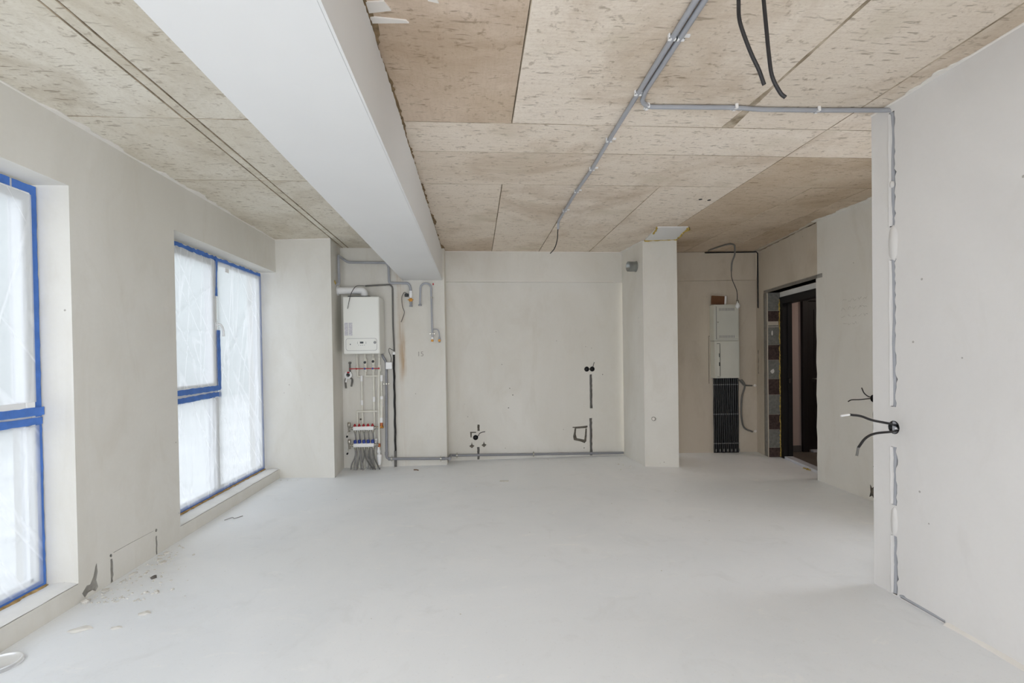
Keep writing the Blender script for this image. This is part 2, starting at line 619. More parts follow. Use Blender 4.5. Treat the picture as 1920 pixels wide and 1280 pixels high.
def plate_mb(o2, u2, nrm, outer, holes, back=0.02):
    """A wall skin: outer polygon and holes in (u, z). Each hole is (polygon, depth, closed).
    Pockets get side walls and, when closed, a bottom of their own (returned apart)."""
    o2, u2, nrm = Vector(o2), Vector(u2).normalized(), Vector(nrm).normalized()

    def P(q, d=0.0):
        return Vector((o2.x + u2.x * q[0] - nrm.x * d, o2.y + u2.y * q[0] - nrm.y * d, q[1]))
    loops = [[Vector((q[0], q[1], 0)) for q in outer]] + [[Vector((q[0], q[1], 0)) for q in h[0]] for h in holes]
    tris = tessellate_polygon(loops)
    flat = [q for l in loops for q in l]
    front, pocket = MB(), MB()
    v = [P((q.x, q.y)) for q in flat]
    n3 = Vector((nrm.x, nrm.y, 0))
    fs = []
    for t in tris:
        a, b, c = (v[i] for i in t)
        g = (b - a).cross(c - a)
        if g.length < 1e-12:
            continue
        fs.append(tuple(t) if g.dot(n3) > 0 else (t[0], t[2], t[1]))
    front.add(v, fs)
    k = len(outer)
    vv = [P(q) for q in outer] + [P(q, back) for q in outer]
    front.add(vv, [(i, (i + 1) % k, k + (i + 1) % k, k + i) for i in range(k)])
    for poly, depth, closed in holes:
        k = len(poly)
        vv = [P(q) for q in poly] + [P(q, depth) for q in poly]
        tgt = pocket if closed else front
        tgt.add(vv, [(i, (i + 1) % k, k + (i + 1) % k, k + i) for i in range(k)])
        if closed:
            t2 = tessellate_polygon([[Vector((q[0], q[1], 0)) for q in poly]])
            pocket.add(vv[k:], [tuple(t) for t in t2])
    return front, pocket


def rect(u0, z0, u1, z1):
    return [(u0, z0), (u1, z0), (u1, z1), (u0, z1)]


def circ(u, z, r, n=18, wob=0.0, seed=1):
    R = random.Random(seed)
    return [(u + r * (1 + R.uniform(-wob, wob)) * math.cos(2 * math.pi * i / n), z + r * (1 + R.uniform(-wob, wob)) * math.sin(2 * math.pi * i / n)) for i in range(n)]


def slot(u0, u1, z0, z1, seed, left=0.001, right=0.004, step=0.03):
    """an upright chased slot with ragged edges"""
    R = random.Random(seed)
    n = max(2, int((z1 - z0) / step))
    a = [(u0 + R.uniform(-left, left), z0 + (z1 - z0) * i / n) for i in range(n + 1)]
    b = [(u1 + R.uniform(-right, right) + (R.random() < .12) * right * 1.6 * (1 if u1 > u0 else -1), z0 + (z1 - z0) * i / n) for i in range(n + 1)]
    p = a + b[::-1]
    return p


def ragged_top(u0, u1, z, seed, amp=0.012, step=0.03):
    R = random.Random(seed)
    n = max(2, int(abs(u1 - u0) / step))
    out = []
    for i in range(n + 1):
        u = u0 + (u1 - u0) * i / n
        w = noise.noise(Vector((u * 3.0, seed * 1.7, 0))) * 0.6 + R.uniform(-.4, .4)
        out.append((u, z - amp * (0.55 + 0.5 * w)))
    return out


def smear(name, a, b, nrm, seed, width, mat, parent, z=H - 0.003, thr=0.0):
    """ragged lip of plaster spread on to the ceiling along a wall head"""
    R = random.Random(seed)
    a, b, nrm = Vector(a), Vector(b), Vector(nrm).normalized()
    L_ = (b - a).length
    n = int(L_ / 0.025)
    mb = MB()
    top, edge = [], []
    for i in range(n + 1):
        p = a + (b - a) * i / n
        w = noise.noise(Vector((p.x * 2.3, p.y * 2.3, seed))) + 0.5 * noise.noise(Vector((p.x * 9, p.y * 9, seed + 3)))
        w = max(0.004, width * (0.35 + w - thr) + R.uniform(-.25, .25) * width * .5)
        top.append((p.x, p.y)); edge.append((p.x + nrm.x * w, p.y + nrm.y * w))
    v = []
    for t, e in zip(top, edge):
        v += [(t[0], t[1], z - 0.007), (e[0], e[1], z - 0.002), (e[0], e[1], z + 0.003), (t[0], t[1], z + 0.003)]
    f = []
    for i in range(n):
        k = i * 4
        f += [(k, k + 4, k + 5, k + 1), (k + 1, k + 5, k + 6, k + 2)]
    mb.add(v, f)
    return build(name, mb, mat, parent)


# ------------------------------------------------------------------ floor and ceiling
def structure(name, mb, mat, label=None, parent=None):
    o = build(name, mb, mat, parent)
    return tag(o, label, None, None, 'structure')


fl = MB()
N = 40
xs = [-2.6 + 6.6 * i / N for i in range(N + 1)]
ys = [-2.0 + 8.7 * i / N for i in range(N + 1)]
fl.add([(x, y, 0.0) for y in ys for x in xs],
       [(j * (N + 1) + i, j * (N + 1) + i + 1, (j + 1) * (N + 1) + i + 1, (j + 1) * (N + 1) + i) for j in range(N) for i in range(N)])
fl.box((-2.6, -2.0, -0.12), (4.0, 6.7, -0.002))
structure('floor', fl, FLOOR, 'pale grey dusty screed floor of the bare room')

ce = MB()
ce.box((-2.7, -2.1, H + 0.012), (4.1, 6.8, H + 0.2))
ceiling = structure('ceiling', ce, CE_JOINT, 'raw concrete ceiling with formwork joints')
XB = [-0.65, 0.235, 1.56, 2.20, 4.05]
XD = [-0.65, 0.235, 0.86, 1.535, 2.20, 2.845, 3.35, 4.05]
rows = [(-2.05, 0.7, XB), (0.7, 1.72, XB), (1.72, 2.91, XB), (2.91, 3.325, [-0.65, 2.20, 4.05]), (3.325, 3.945, [-0.65, 2.20, 4.05]), (3.945, 6.75, XD)]
rows_l = [(-2.05, 0.0), (0.0, 0.75), (0.75, 1.72), (1.72, 2.93), (2.93, 3.92), (3.92, 6.7)]
RC = random.Random(5)


JOINT2 = NT('joint_laitance')
_f = JOINT2.noise(7, 4, 0.65)
_c = JOINT2.mix(JOINT2.ramp(_f, 0.35, 0.62), rgb(142, 128, 108), rgb(196, 182, 162))
JOINT2.bsdf(_c, 0.95, 0, 0.1, _f, 0.4)
JOINT2 = JOINT2.m


def ceil_panel(x0, x1, y0, y1, mat, g0=0.0015, g1=0.0015):
    """one shutter print: a slightly uneven slab with a worn, wavering, stained rim"""
    x0 += g0; x1 -= g1; y0 += 0.0015; y1 -= 0.0015
    ring = []
    def side(p, q):
        n_ = max(2, min(7, int(math.hypot(q[0] - p[0], q[1] - p[1]) / .25)))
        for i in range(n_):
            ring.append((p[0] + (q[0] - p[0]) * i / n_, p[1] + (q[1] - p[1]) * i / n_))
    for p, q in (((x0, y0), (x1, y0)), ((x1, y0), (x1, y1)), ((x1, y1), (x0, y1)), ((x0, y1), (x0, y0))):
        side(p, q)
    cx, cy_ = (x0 + x1) / 2, (y0 + y1) / 2
    k = len(ring)
    v = []
    for x, y in ring:
        c = RC.uniform(.0012, .0042)
        c = min(c, (x1 - x0) * .3)
        nx = c if abs(x - x0) < 1e-6 else (-c if abs(x - x1) < 1e-6 else 0)
        ny = c if abs(y - y0) < 1e-6 else (-c if abs(y - y1) < 1e-6 else 0)
        v.append((x + nx, y + ny, H + RC.uniform(-.001, .001)))
    v += [(x, y, H + .004) for x, y in ring] + [(x, y, H + .014) for x, y in ring]
    mb = MB().add(v, [tuple(range(k - 1, -1, -1))] + [(i, (i + 1) % k, k + (i + 1) % k, k + i) for i in range(k)] + [(k + i, k + (i + 1) % k, 2 * k + (i + 1) % k, 2 * k + i) for i in range(k)])
    o = build('panel', mb, mat, ceiling)
    o.data.materials.append(JOINT2)
    for p in o.data.polygons[1:]:
        p.material_index = 1


for (y0, y1, X_) in rows:
    for i in range(len(X_) - 1):
        m_ = CE_Y if (X_[i] < 0 and y1 < 3.0) else (CE_H if X_[i] >= 2.19 and y1 > 3.9 else CE_X)
        ceil_panel(X_[i], X_[i + 1], y0, y1, m_, 0.004 if abs(X_[i] - 1.56) < .01 and y1 < 3 else 0.0015)
for (y0, y1) in rows_l:
    ceil_panel(-2.45, -1.632, y0, y1, CE_L)
    ceil_panel(-1.562, -0.85, y0, y1, CE_L)
    ceil_panel(-1.628, -1.566, y0, y1, CE_L)
R = random.Random(41)
js, n = [], 40
lf_, rt_ = [], []
for i in range(n + 1):
    y = 1.2 + 1.70 * i / n
    w = .004 + .012 * abs(noise.noise(Vector((y * 3, 1, 1)))) + (.035 * max(0, (y - 2.45) / .45) if y > 2.45 else 0) + R.uniform(0, .004)
    lf_.append((1.560 - w, y)); rt_.append((1.560 + w * .7, y))
tag(build('joint_smear', MB().prism(lf_ + rt_[::-1], H - .0025, H + .004), JOINT2, ceiling), 'grey smeared joint')
# gypsum patch over the column, rimmed with foam
pb = MB()
pb.prism([(1.985, 5.19), (2.325, 5.185), (2.43, 5.74), (2.06, 5.80)], H - 0.012, H + 0.004)
tag(build('patch_board', pb, WHITE_PAINT, ceiling), 'pale grey board let into the ceiling over the column')
fb = MB()
RF = random.Random(3)
for a, b in (((2.06, 5.80), (2.43, 5.74)), ((2.43, 5.74), (2.325, 5.185)), ((2.04, 5.45), (1.985, 5.19))):
    n = 16
    pts = [Vector((a[0] + (b[0] - a[0]) * i / n + RF.uniform(-.008, .008), a[1] + (b[1] - a[1]) * i / n + RF.uniform(-.008, .008), H - 0.010 + RF.uniform(-.004, .004))) for i in range(n + 1)]
    fb.tube(pts, [RF.uniform(0.005, 0.013) for _ in pts], 7)
fb.tube([(2.33, 5.20, H - .01), (2.37, 5.26, H - .016), (2.36, 5.34, H - .012)], 0.012, 7)
build('foam_bead', fb, FOAM, ceiling)
# black discs whose colour gives the shade of two bolt holes
for x, y in ((2.03, 4.27), (2.12, 4.29)):
    build('bolt_hole_shade', MB().lathe((x, y, H + .003), (0, 0, -1), [(0, .016), (.006, .016), (.0065, .004)], 10), BLACK, ceiling)

# ------------------------------------------------------------------ walls
# left wall: two window openings in view, an unseen third added behind the viewpoint for its light
XL = -2.278
W1 = (1.06, 2.962, 0.112, 2.375)
W2 = (3.932, 5.862, 0.102, 2.372)
top = ragged_top(6.0, -2.0, H, 11, 0.010)
outer = [(-2.0, 0.0), (6.0, 0.0)] + top
damage = [(2.985, 0.045), (3.02, 0.075), (3.045, 0.07), (3.07, 0.105), (3.085, 0.15), (3.098, 0.175), (3.104, 0.12), (3.092, 0.075), (3.105, 0.03), (3.085, 0.012), (3.06, 0.03), (3.03, 0.03), (3.005, 0.012)]
holes = [(rect(-0.65, 0.11, 0.45, 2.375), 0.33, False), (rect(W1[0], W1[2], W1[1], W1[3]), 0.33, False), (rect(W2[0], W2[2], W2[1], W2[3]), 0.33, False),
         (damage, 0.011, True),
         (slot(3.207, 3.226, 0.004, 0.150, 21, 0.002, 0.003, 0.02), 0.008, True), (circ(3.214, 0.172, 0.010, 9, .3, 4), 0.02, True),
         (slot(3.640, 3.654, 0.004, 0.135, 22, 0.002, 0.003, 0.02), 0.008, True), (circ(3.647, 0.175, 0.011, 9, .3, 6), 0.02, True),
         ([(3.235, 0.180), (3.40, 0.1825), (3.62, 0.180), (3.62, 0.1815), (3.40, 0.1845), (3.235, 0.1825)], 0.004, True)]
fr, pk = plate_mb((XL, 0), (0, 1), (1, 0), outer, holes, 0.32)
wall_left = structure('wall_left', fr, PL, 'plastered wall with two taped tall windows')
tag(build('chase', pk, CEM, wall_left), 'chipped grey patch and slots at the foot')
for (a, b, z) in ((W1[0], W1[1], W1[2]), (W2[0], W2[1] - .03, W2[2])):
    sm = MB()
    n = 24
    R = random.Random(int(z * 1000))
    v = []
    for i in range(n + 1):
        y = a + (b - a) * i / n
        v += [(XL + 0.003 - abs(R.gauss(0, .006)), y, z + .004), (XL - 0.06, y, z + .012 + R.uniform(-.002, .002)), (XL - 0.17, y, z + .004 + R.uniform(-.002, .002))]
    sm.add(v, [(3 * i + j, 3 * i + 3 + j, 3 * i + 4 + j, 3 * i + 1 + j) for i in range(n) for j in range(2)], True)
    build('sill', sm, SILL_M, wall_left)
smear('plaster_lip', (XL, -1.9, 0), (XL, 5.84, 0), (1, 0, 0), 4, 0.055, PL_PATCH, wall_left, H - .003, .12)

# pier beside the far window, boxing in the boiler niche
pr_ = MB().prism([(-2.62, 5.884), (-2.288, 5.846), (-1.637, 5.772), (-1.664, 6.30), (-2.62, 6.30)], 0, H - .004)
wall_pier = structure('wall_pier', pr_, PL, 'bright plaster wall return beside the far window')
smear('plaster_lip', (-2.288, 5.846, 0), (-1.637, 5.772, 0), (0, -1, 0), 5, 0.02, PL_PATCH, wall_pier)

# niche wall (masonry) and concrete pier to its right
YA = 6.27
nw = MB().prism([(-1.72, YA + .004), (-0.965, YA + .004), (-0.965, 6.8), (-1.72, 6.8)], 0, H)
wall_niche = structure('wall_niche', nw, PL_PIER, 'plastered niche wall carrying the boiler and pipes')
hl = MB().lathe((-1.429 * 1.013, YA + .006, 0.605), (0, -1, 0), [(0, .012), (.004, .012), (.0042, .005)], 10)
build('hole', hl, GROOVE, wall_niche)
pp = MB().prism([(-0.972, YA - .004), (-0.379, YA - .004), (-0.371, 6.46), (-0.371, 6.8), (-0.972, 6.8)], 0, H)
structure('wall_pillar', pp, PL_PIER, 'plastered concrete pillar under the beam')

# back wall with a shallow beam band along its head
BO, BE = Vector((-0.371, 6.455)), Vector((2.02, 6.515))
BU = (BE - BO).normalized()
BNRM = Vector((BU.y, -BU.x))


def bw(u, z, off=0.0, rec=0.05):
    """point on the back wall face: u along it, off into the room"""
    p = BO + BU * u + BNRM * (off - rec)
    return Vector((p.x, p.y, z))


U = lambda x: (x + 0.371) / BU.x     # along-wall distance for a given x
gr = []
gr.append((slot(U(1.541), U(1.572), 0.645, 1.105, 31, .002, .003), 0.03, True))
gr.append((slot(U(1.532), U(1.564), 0.006, 0.512, 32, .002, .003), 0.03, True))
for cx in (1.502, 1.577):
    gr.append((circ(U(cx), 1.178, 0.034, 16, .06, int(cx * 100)), 0.05, True))
gr.append((circ(U(-0.014), 0.297, 0.034, 16, .06, 9), 0.05, True))
gr.append((slot(U(0.012), U(0.040), 0.385, 0.468, 33, .003, .004, .015), 0.02, True))
gr.append((slot(U(0.006), U(0.036), 0.006, 0.170, 34, .003, .004, .02), 0.02, True))
# chased square: four strokes
sq = [(1.296, 0.400), (1.40, 0.404), (1.500, 0.412), (1.504, 0.395), (1.487, 0.380), (1.346, 0.376), (1.339, 0.30), (1.352, 0.246), (1.455, 0.223), (1.466, 0.30), (1.474, 0.376),
      (1.492, 0.372), (1.490, 0.28), (1.482, 0.20), (1.46, 0.176), (1.40, 0.20), (1.31, 0.222), (1.302, 0.27), (1.318, 0.34), (1.325, 0.385), (1.296, 0.388)]
gr.append(([(U(x), z) for x, z in sq], 0.014, True))
gr.append(([(U(x), z) for x, z in ((-0.085, 0.375), (-0.005, 0.372), (-0.006, 0.360), (-0.062, 0.358), (-0.066, 0.300), (-0.080, 0.300))], 0.012, True))
for cx, cz in ((-0.064, 0.192), (0.096, 0.200)):
    gr.append(([(U(cx - .035), cz - .006), (U(cx), cz - .035), (U(cx + .035), cz - .004), (U(cx + .008), cz + .012), (U(cx), cz + .045), (U(cx - .010), cz + .010)], 0.010, True))
for cx, cz, r in ((0.45, 0.94, .006), (0.43, 0.68, .007), (0.49, 0.85, .007), (1.72, 1.10, .006), (0.35, 1.26, .005), (1.45, 0.11, .007)):
    gr.append((circ(U(cx), cz, r, 8, .4, int(cx * 77)), 0.006, True))
LB = (BE - BO).length
fr, pk = plate_mb(bw(0, 0).xy, BU, BNRM, [(-0.05, 0), (LB + .1, 0), (LB + .1, 2.40), (-0.05, 2.40)], gr, 0.1)
wall_back = structure('wall_back', fr, PL, 'plastered back wall with chased sockets')
build('chase', pk, GROOVE, wall_back)
band = MB()
q0, q1 = bw(-0.05, 0, 0.05), bw(LB + .1, 0, 0.05)
fr, _ = plate_mb(q0.xy, BU, BNRM, [(0, 2.352), (LB + .15, 2.345)] + ragged_top(LB + .15, 0, H, 41, 0.008), [], 0.1)
build('head_band', fr, PL, wall_back)
smear('plaster_lip', bw(0, 0, .05), bw(LB, 0, .05), (0, -1, 0), 8, 0.012, PL_PATCH, wall_back)

# column with the steel duct
CFL, CFR, CBL = Vector((2.045, 5.832)), Vector((2.432, 5.747)), Vector((1.992, 6.512))
co = MB().prism([CBL, CFL, CFR, (2.475, 6.50)], 0, H - .003)
wall_column = structure('wall_column', co, PL, 'plastered column in front of the back wall')
ck = (CFL - CBL).normalized()
smear('plaster_lip', (CBL.x, CBL.y, 0), (CFL.x, CFL.y, 0), (-1, 0, 0), 14, 0.045, PL_PATCH, wall_column)
bead = MB()
a = CFL + (CFR - CFL) * 0.03
bead.tube([(CFL.x - .001, CFL.y - .001, .01), (CFL.x - .001, CFL.y - .001, H - .01)], 0.004, 8)
build('corner_bead', bead, PL_PATCH, wall_column)

# hall back wall
HO, HC = Vector((2.42, 6.568)), Vector((3.856, 6.462))
HU = (HC - HO).normalized()
HN = Vector((HU.y, -HU.x))
LH = (HC - HO).length


def hb(x, z, off=0.0):
    u = (x - HO.x) / HU.x
    p = HO + HU * u + HN * off
    return Vector((p.x, p.y, z))


uh = lambda x: (x - HO.x) / HU.x
hg = [(slot(uh(3.846), uh(3.868), 1.95, 2.70, 51, .002, .003), .02, True)]
hg = []
for x0, x1, z0, z1 in ((3.196, 3.202, 0.95, 1.60), (3.196, 3.24, 1.600, 1.606)):
    hg.append((rect(uh(x0), z0, uh(x1), z1), 0.008, True))
fr, pk = plate_mb(hb(2.42, 0, -.02).xy, HU, HN, [(0, 0), (LH + .05, 0), (LH + .05, 2.40), (0, 2.40)], hg, 0.1)
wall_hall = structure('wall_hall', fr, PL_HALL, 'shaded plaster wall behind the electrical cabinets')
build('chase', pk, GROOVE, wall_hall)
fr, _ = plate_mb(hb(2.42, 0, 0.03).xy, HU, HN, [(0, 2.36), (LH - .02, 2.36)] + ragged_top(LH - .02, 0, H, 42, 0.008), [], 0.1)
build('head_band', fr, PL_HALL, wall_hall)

# hall side wall with the entrance
JL, JR, HW2 = Vector((3.803, 6.143)), Vector((3.617, 4.963)), Vector((3.555, 3.2))
DU = (JR - JL).normalized()            # along the wall towards the camera
DN = Vector((-DU.y, DU.x))             # outwards, away from the room
if DN.x < 0:
    DN = -DN
LD = (JR - JL).length


def dw(s, n, z):
    """door wall: s from the far jamb towards the camera, n outwards"""
    p = JL + DU * s + DN * n
    return Vector((p.x, p.y, z))


L0 = (HC - JL).length
ZD = 2.145
topd = ragged_top(LD + .02, -L0 - .03, H, 43, 0.030)
sl = [(slot(-L0 + .012, -L0 + .034, 1.98, 2.70, 52, .003, .004), .02, True), (slot(-L0 + .03, -L0 + .045, 1.08, 1.40, 53, .005, .006), .012, True)]
fr, pk = plate_mb(dw(0, 0, 0).xy, DU, -DN, [(-L0 - .03, 0), (0.0, 0), (0.003, 0.7), (-0.004, 1.3), (0.004, 1.7), (0.0, ZD), (LD + .02, ZD)] + topd, sl, 0.14)
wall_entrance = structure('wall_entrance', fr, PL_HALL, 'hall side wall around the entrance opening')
build('chase', pk, GROOVE, wall_entrance)
# exposed masonry in the far reveal: grey blocks and red brick courses
cuts = [1135, 1075, 960, 865, 740, 640, 520, 425, 300, 210, 95]
for i in range(len(cuts) - 1):
    z0, z1 = (1135 - cuts[i]) / 1040 * ZD, (1135 - cuts[i + 1]) / 1040 * ZD
    isb = i % 2 == 0
    R = random.Random(i)
    c = dw(-0.045 + R.uniform(-.003, .003), 0.085, (z0 + z1) / 2)
    build('brick' if isb else 'block', MB().obox(c, (DU.x, DU.y, 0), (DN.x, DN.y, 0), (0, 0, 1), 0.05, 0.075, (z1 - z0) / 2 - .0015), BRICK if isb else BLOCK, wall_entrance)
mo = MB().obox(dw(-0.06, 0.08, ZD / 2), (DU.x, DU.y, 0), (DN.x, DN.y, 0), (0, 0, 1), 0.05, 0.08, ZD / 2)
build('mortar', mo, CEM, wall_entrance)
for s, z, w, h in ((0.006, 1.42, .05, .07), (0.006, 1.12, .06, .08), (0.006, 1.62, .03, .09)):
    R = random.Random(int(z * 100))
    pts = [dw(s, 0.06 + w * .5 * math.cos(k) * R.uniform(.5, 1), z + h * .5 * math.sin(k) * R.uniform(.5, 1)) for k in [i * math.pi / 5 for i in range(10)]]
    mb = MB().add(pts + [p + Vector((DU.x, DU.y, 0)) * -.01 for p in pts], [tuple(range(10))] + [(i, (i + 1) % 10, 10 + (i + 1) % 10, 10 + i) for i in range(10)])
    build('mortar_blob', mb, PL_PATCH, wall_entrance)
# lintel soffit
lt = MB().obox(dw(LD / 2, 0.12, ZD + .02), (DU.x, DU.y, 0), (DN.x, DN.y, 0), (0, 0, 1), LD / 2 + .1, .12, .02)
build('lintel', lt, CEM, wall_entrance)
lt = MB().obox(dw(LD / 2, 0.21, ZD - .035), (DU.x, DU.y, 0), (DN.x, DN.y, 0), (0, 0, 1), LD / 2 + .02, .05, .036)
build('lintel_filler', lt, PL_PATCH, wall_entrance)

# near stretch of the hall side wall
NU = (HW2 - JR).normalized()
NN = Vector((NU.y, -NU.x))
if NN.x > 0:
    NN = -NN
LN = (HW2 - JR).length


def nwp(s, z, off=0.0):
    p = JR + NU * s + NN * off
    return Vector((p.x, p.y, z))


s_box = (JR - Vector((3.58, 4.188))).length
ng = [(circ(s_box, 0.940, 0.034, 16, .05, 61), .05, True), (slot(s_box + .005, s_box + .03, 1.10, 1.41, 62, .003, .004), .02, True), (slot(s_box - .005, s_box + .02, 0.66, 0.83, 63, .004, .005), .02, True),
      (slot(s_box + .0, s_box + .035, 0.27, 0.36, 64, .010, .008, .012), .012, True),
      ([(s_box - .055, 0.03), (s_box - .04, 0.08), (s_box - .045, .15), (s_box - .02, .12), (s_box + .02, .16), (s_box + .01, .10), (s_box + .04, .06), (s_box + .01, .015), (s_box - .02, .05)], .012, True)]
edge_n = [(0.004 * math.sin(i * 1.9) + 0.003 * math.cos(i * 4.1), H - .02 - i * (H - .02) / 24) for i in range(25)]
fr, pk = plate_mb(JR, NU, NN, [(LN + .1, 0)] + ragged_top(LN + .1, 0.02, H, 44, 0.010) + edge_n, ng, 0.24)
wall_passage = structure('wall_passage', fr, PL, 'plaster wall between entrance and partition end')
build('chase', pk, GROOVE, wall_passage)
smear('plaster_lip', dw(-L0, 0, 0), dw(LD, 0, 0), (-1, 0, 0), 15, 0.06, PL_HALL, wall_entrance)
smear('plaster_lip', (JR.x, JR.y, 0), (HW2.x, HW2.y, 0), (-1, 0, 0), 16, 0.06, PL, wall_passage)
structure('wall_passage_end', MB().box((2.4, 2.45, 0), (3.8, 2.6, H)), PL, 'closing wall of the side passage')

# right partition with the chased conduit
XR, YE = 2.33, 2.72
rg = []
for z0, z1, sd in ((2.065, 2.700, 71), (1.06, 1.882, 72), (0.508, 0.835, 73), (0.006, 0.335, 74)):
    rg.append((slot(-2.596, -2.562, z0, z1, sd, .001, .005, .022), .030, True))
rg.append((circ(-2.577, 0.944, 0.038, 18, .04, 75), .055, True))
Rr = random.Random(8)
low = [(-2.54 + .26 * i / 12, 0.022 - i * .0012 + Rr.uniform(-.003, .006)) for i in range(13)]
rg.append(([(-2.54, 0.004)] + [(-2.28, 0.004)] + low[::-1], .025, True))
fr, pk = plate_mb((XR, 0), (0, -1), (-1, 0), [(-YE, 0), (2.0, 0)] + ragged_top(2.0, -YE, H, 45, .006), rg, 0.12)
wall_right = structure('wall_right', fr, PL_R, 'plaster partition wall with chased conduit near its end')
build('chase', pk, GROOVE, wall_right)
structure('wall_right_core', MB().box((XR + .06, -2.0, 0), (XR + .13, YE - .002, H)), PL)
smear('plaster_lip', (XR, -1.9, 0), (XR, YE, 0), (-1, 0, 0), 17, 0.06, PL_PATCH, wall_right)
# plaster lumps that cover the conduit
for y, z, hy, hz in ((2.574, 1.974, .034, .098), (2.576, 0.42, .022, .088), (2.58, 2.30, .012, .02)):
    n = 18
    R = random.Random(int(z * 100))
    mb = MB()
    ring = [(hy * math.cos(2 * math.pi * i / n) * R.uniform(.85, 1.1), hz * math.copysign(abs(math.sin(2 * math.pi * i / n)) ** .7, math.sin(2 * math.pi * i / n)) * R.uniform(.92, 1.05)) for i in range(n)]
    v = [(XR + .004, y + a, z + b) for a, b in ring] + [(XR - .007, y + a * .75, z + b * .85) for a, b in ring] + [(XR - .010, y, z)]
    f = [(i, (i + 1) % n, n + (i + 1) % n, n + i) for i in range(n)] + [(n + i, n + (i + 1) % n, 2 * n) for i in range(n)]
    mb.add(v, f, True)
    build('plaster_lump', mb, PL_R, wall_right)
# plaster pressed over the far side of the chase
for k_, (z0, z1) in enumerate(((2.07, 2.695), (1.063, 1.88), (0.51, 0.833), (0.007, 0.333))):
    R = random.Random(200 + k_)
    nz_ = 24
    v = []
    for i in range(nz_ + 1):
        z = z0 + (z1 - z0) * i / nz_
        w = .0165 + R.uniform(-.0015, .0015) + .002 * math.sin(i * .7)
        for a_ in range(7):
            t = a_ / 6
            v.append((XR + .004 - .010 * math.sin(math.pi * min(1, t * 1.15)) + (.012 if a_ == 6 else 0), 2.608 - (2.608 - 2.608 + w * 1.5) * t, z))
    mb = MB().add(v, [(7 * i + j, 7 * i + 7 + j, 7 * i + 8 + j, 7 * i + 1 + j) for i in range(nz_) for j in range(6)], True)
    build('plaster_lump', mb, PL_R, wall_right)
# ragged mortar fillet at the foot of the right wall
mf = MB()
R = random.Random(77)
n = 110
v = []
for i in range(n + 1):
    y = 2.27 - 4.1 * i / n
    w = 0.02 + 0.018 * noise.noise(Vector((y * 4, 2, 0))) + R.uniform(-.003, .003)
    v += [(XR - max(.006, w), y, 0.0), (XR - max(.004, w * .7), y, 0.007), (XR + .002, y, .016 + R.uniform(-.004, .004))]
mf.add(v, [(3 * i + j, 3 * i + 3 + j, 3 * i + 4 + j, 3 * i + 1 + j) for i in range(n) for j in range(2)], True)
build('mortar_fillet', mf, PL_PATCH, wall_right)

# wall behind the camera: piers either side of an unseen opening added for fill daylight
rw = MB()
rw.box((-2.6, -0.95, 0), (-2.15, -0.8, H)); rw.box((1.05, -0.95, 0), (2.5, -0.8, H)); rw.box((-2.2, -0.95, 2.62), (2.2, -0.8, H)); rw.box((-2.2, -0.95, 0), (2.2, -0.8, .06))
structure('wall_rear', rw, PL, 'unseen wall behind the viewpoint with a broad opening added for light')

# ------------------------------------------------------------------ beam
BX0, BX1, BZ = -0.899, -0.401, 2.343
bm_ = MB()
bm_.rbox((BX0, -1.95, BZ), (BX1 - .010, YA + .01, H + .004), 0.002)
beam = structure('ceiling_beam', bm_, WHITE_PAINT, 'white primed beam running from viewer to pillar')
fr, _ = plate_mb((BX1, 0), (0, 1), (1, 0), [(-1.95, BZ + .0006), (YA, BZ + .0006)] + ragged_top(YA, -1.95, H - .002, 46, .040, .020), [], .0095)
build('side_skin', fr, WHITE_PAINT, beam)
rc = MB().box((BX1 - .0102, -1.95, H - .07), (BX1 - .006, YA, H + .004))
build('raw_side', rc, CORE, beam)
smear('raw_edge', (BX1 - .012, -1.9, 0), (BX1 - .012, YA, 0), (1, 0, 0), 18, 0.045, CORE, beam, H - .001)
# stray plaster strokes on the ceiling near the beam
for pts in (((-0.40, 2.02), (-0.26, 2.035), (-0.25, 2.05), (-0.41, 2.06)), ((-0.40, 1.94), (-0.33, 1.93), (-0.31, 1.98), (-0.40, 2.0)), ((-0.20, 1.80), (-0.14, 1.86), (-0.12, 1.93), (-0.16, 1.92))):
    build('plaster_stroke', MB().prism(pts, H - .006, H + .004), PL_PATCH, ceiling)


# ------------------------------------------------------------------ windows
XF = -2.45          # room-side face of the frames
GX = XF - 0.035


def sheet(u0, u1, z0, z1, x, seed, folds, amp=0.003, ny=46, nz=70, pins=()):
    """polythene sheet with vertical folds, gathered creases and a slight belly"""
    mb = MB()
    v = []
    for j in range(nz + 1):
        for i in range(ny + 1):
            a, b = i / ny, j / nz
            y, z = u0 + (u1 - u0) * a, z0 + (z1 - z0) * b
            rim = min(1.0, min(a, 1 - a) * 9) * min(1.0, min(b, 1 - b) * 9)
            d = amp * noise.noise(Vector((y * 7, z * 1.6, seed))) + amp * .6 * noise.noise(Vector((y * 19, z * 3.0, seed + 5)))
            for (py, pz, dy, dz, w, hgt) in folds:
                t = ((y - py) * dy + (z - pz) * dz)
                L2 = dy * dy + dz * dz
                t = max(0, min(1, t / L2))
                q = math.hypot(y - py - dy * t, z - pz - dz * t)
                d += hgt * math.exp(-(q / w) ** 2)
            v.append((x + 0.006 + d * rim, y, z))
    mb.add(v, [(j * (ny + 1) + i, j * (ny + 1) + i + 1, (j + 1) * (ny + 1) + i + 1, (j + 1) * (ny + 1) + i) for j in range(nz) for i in range(ny)], True)
    return mb


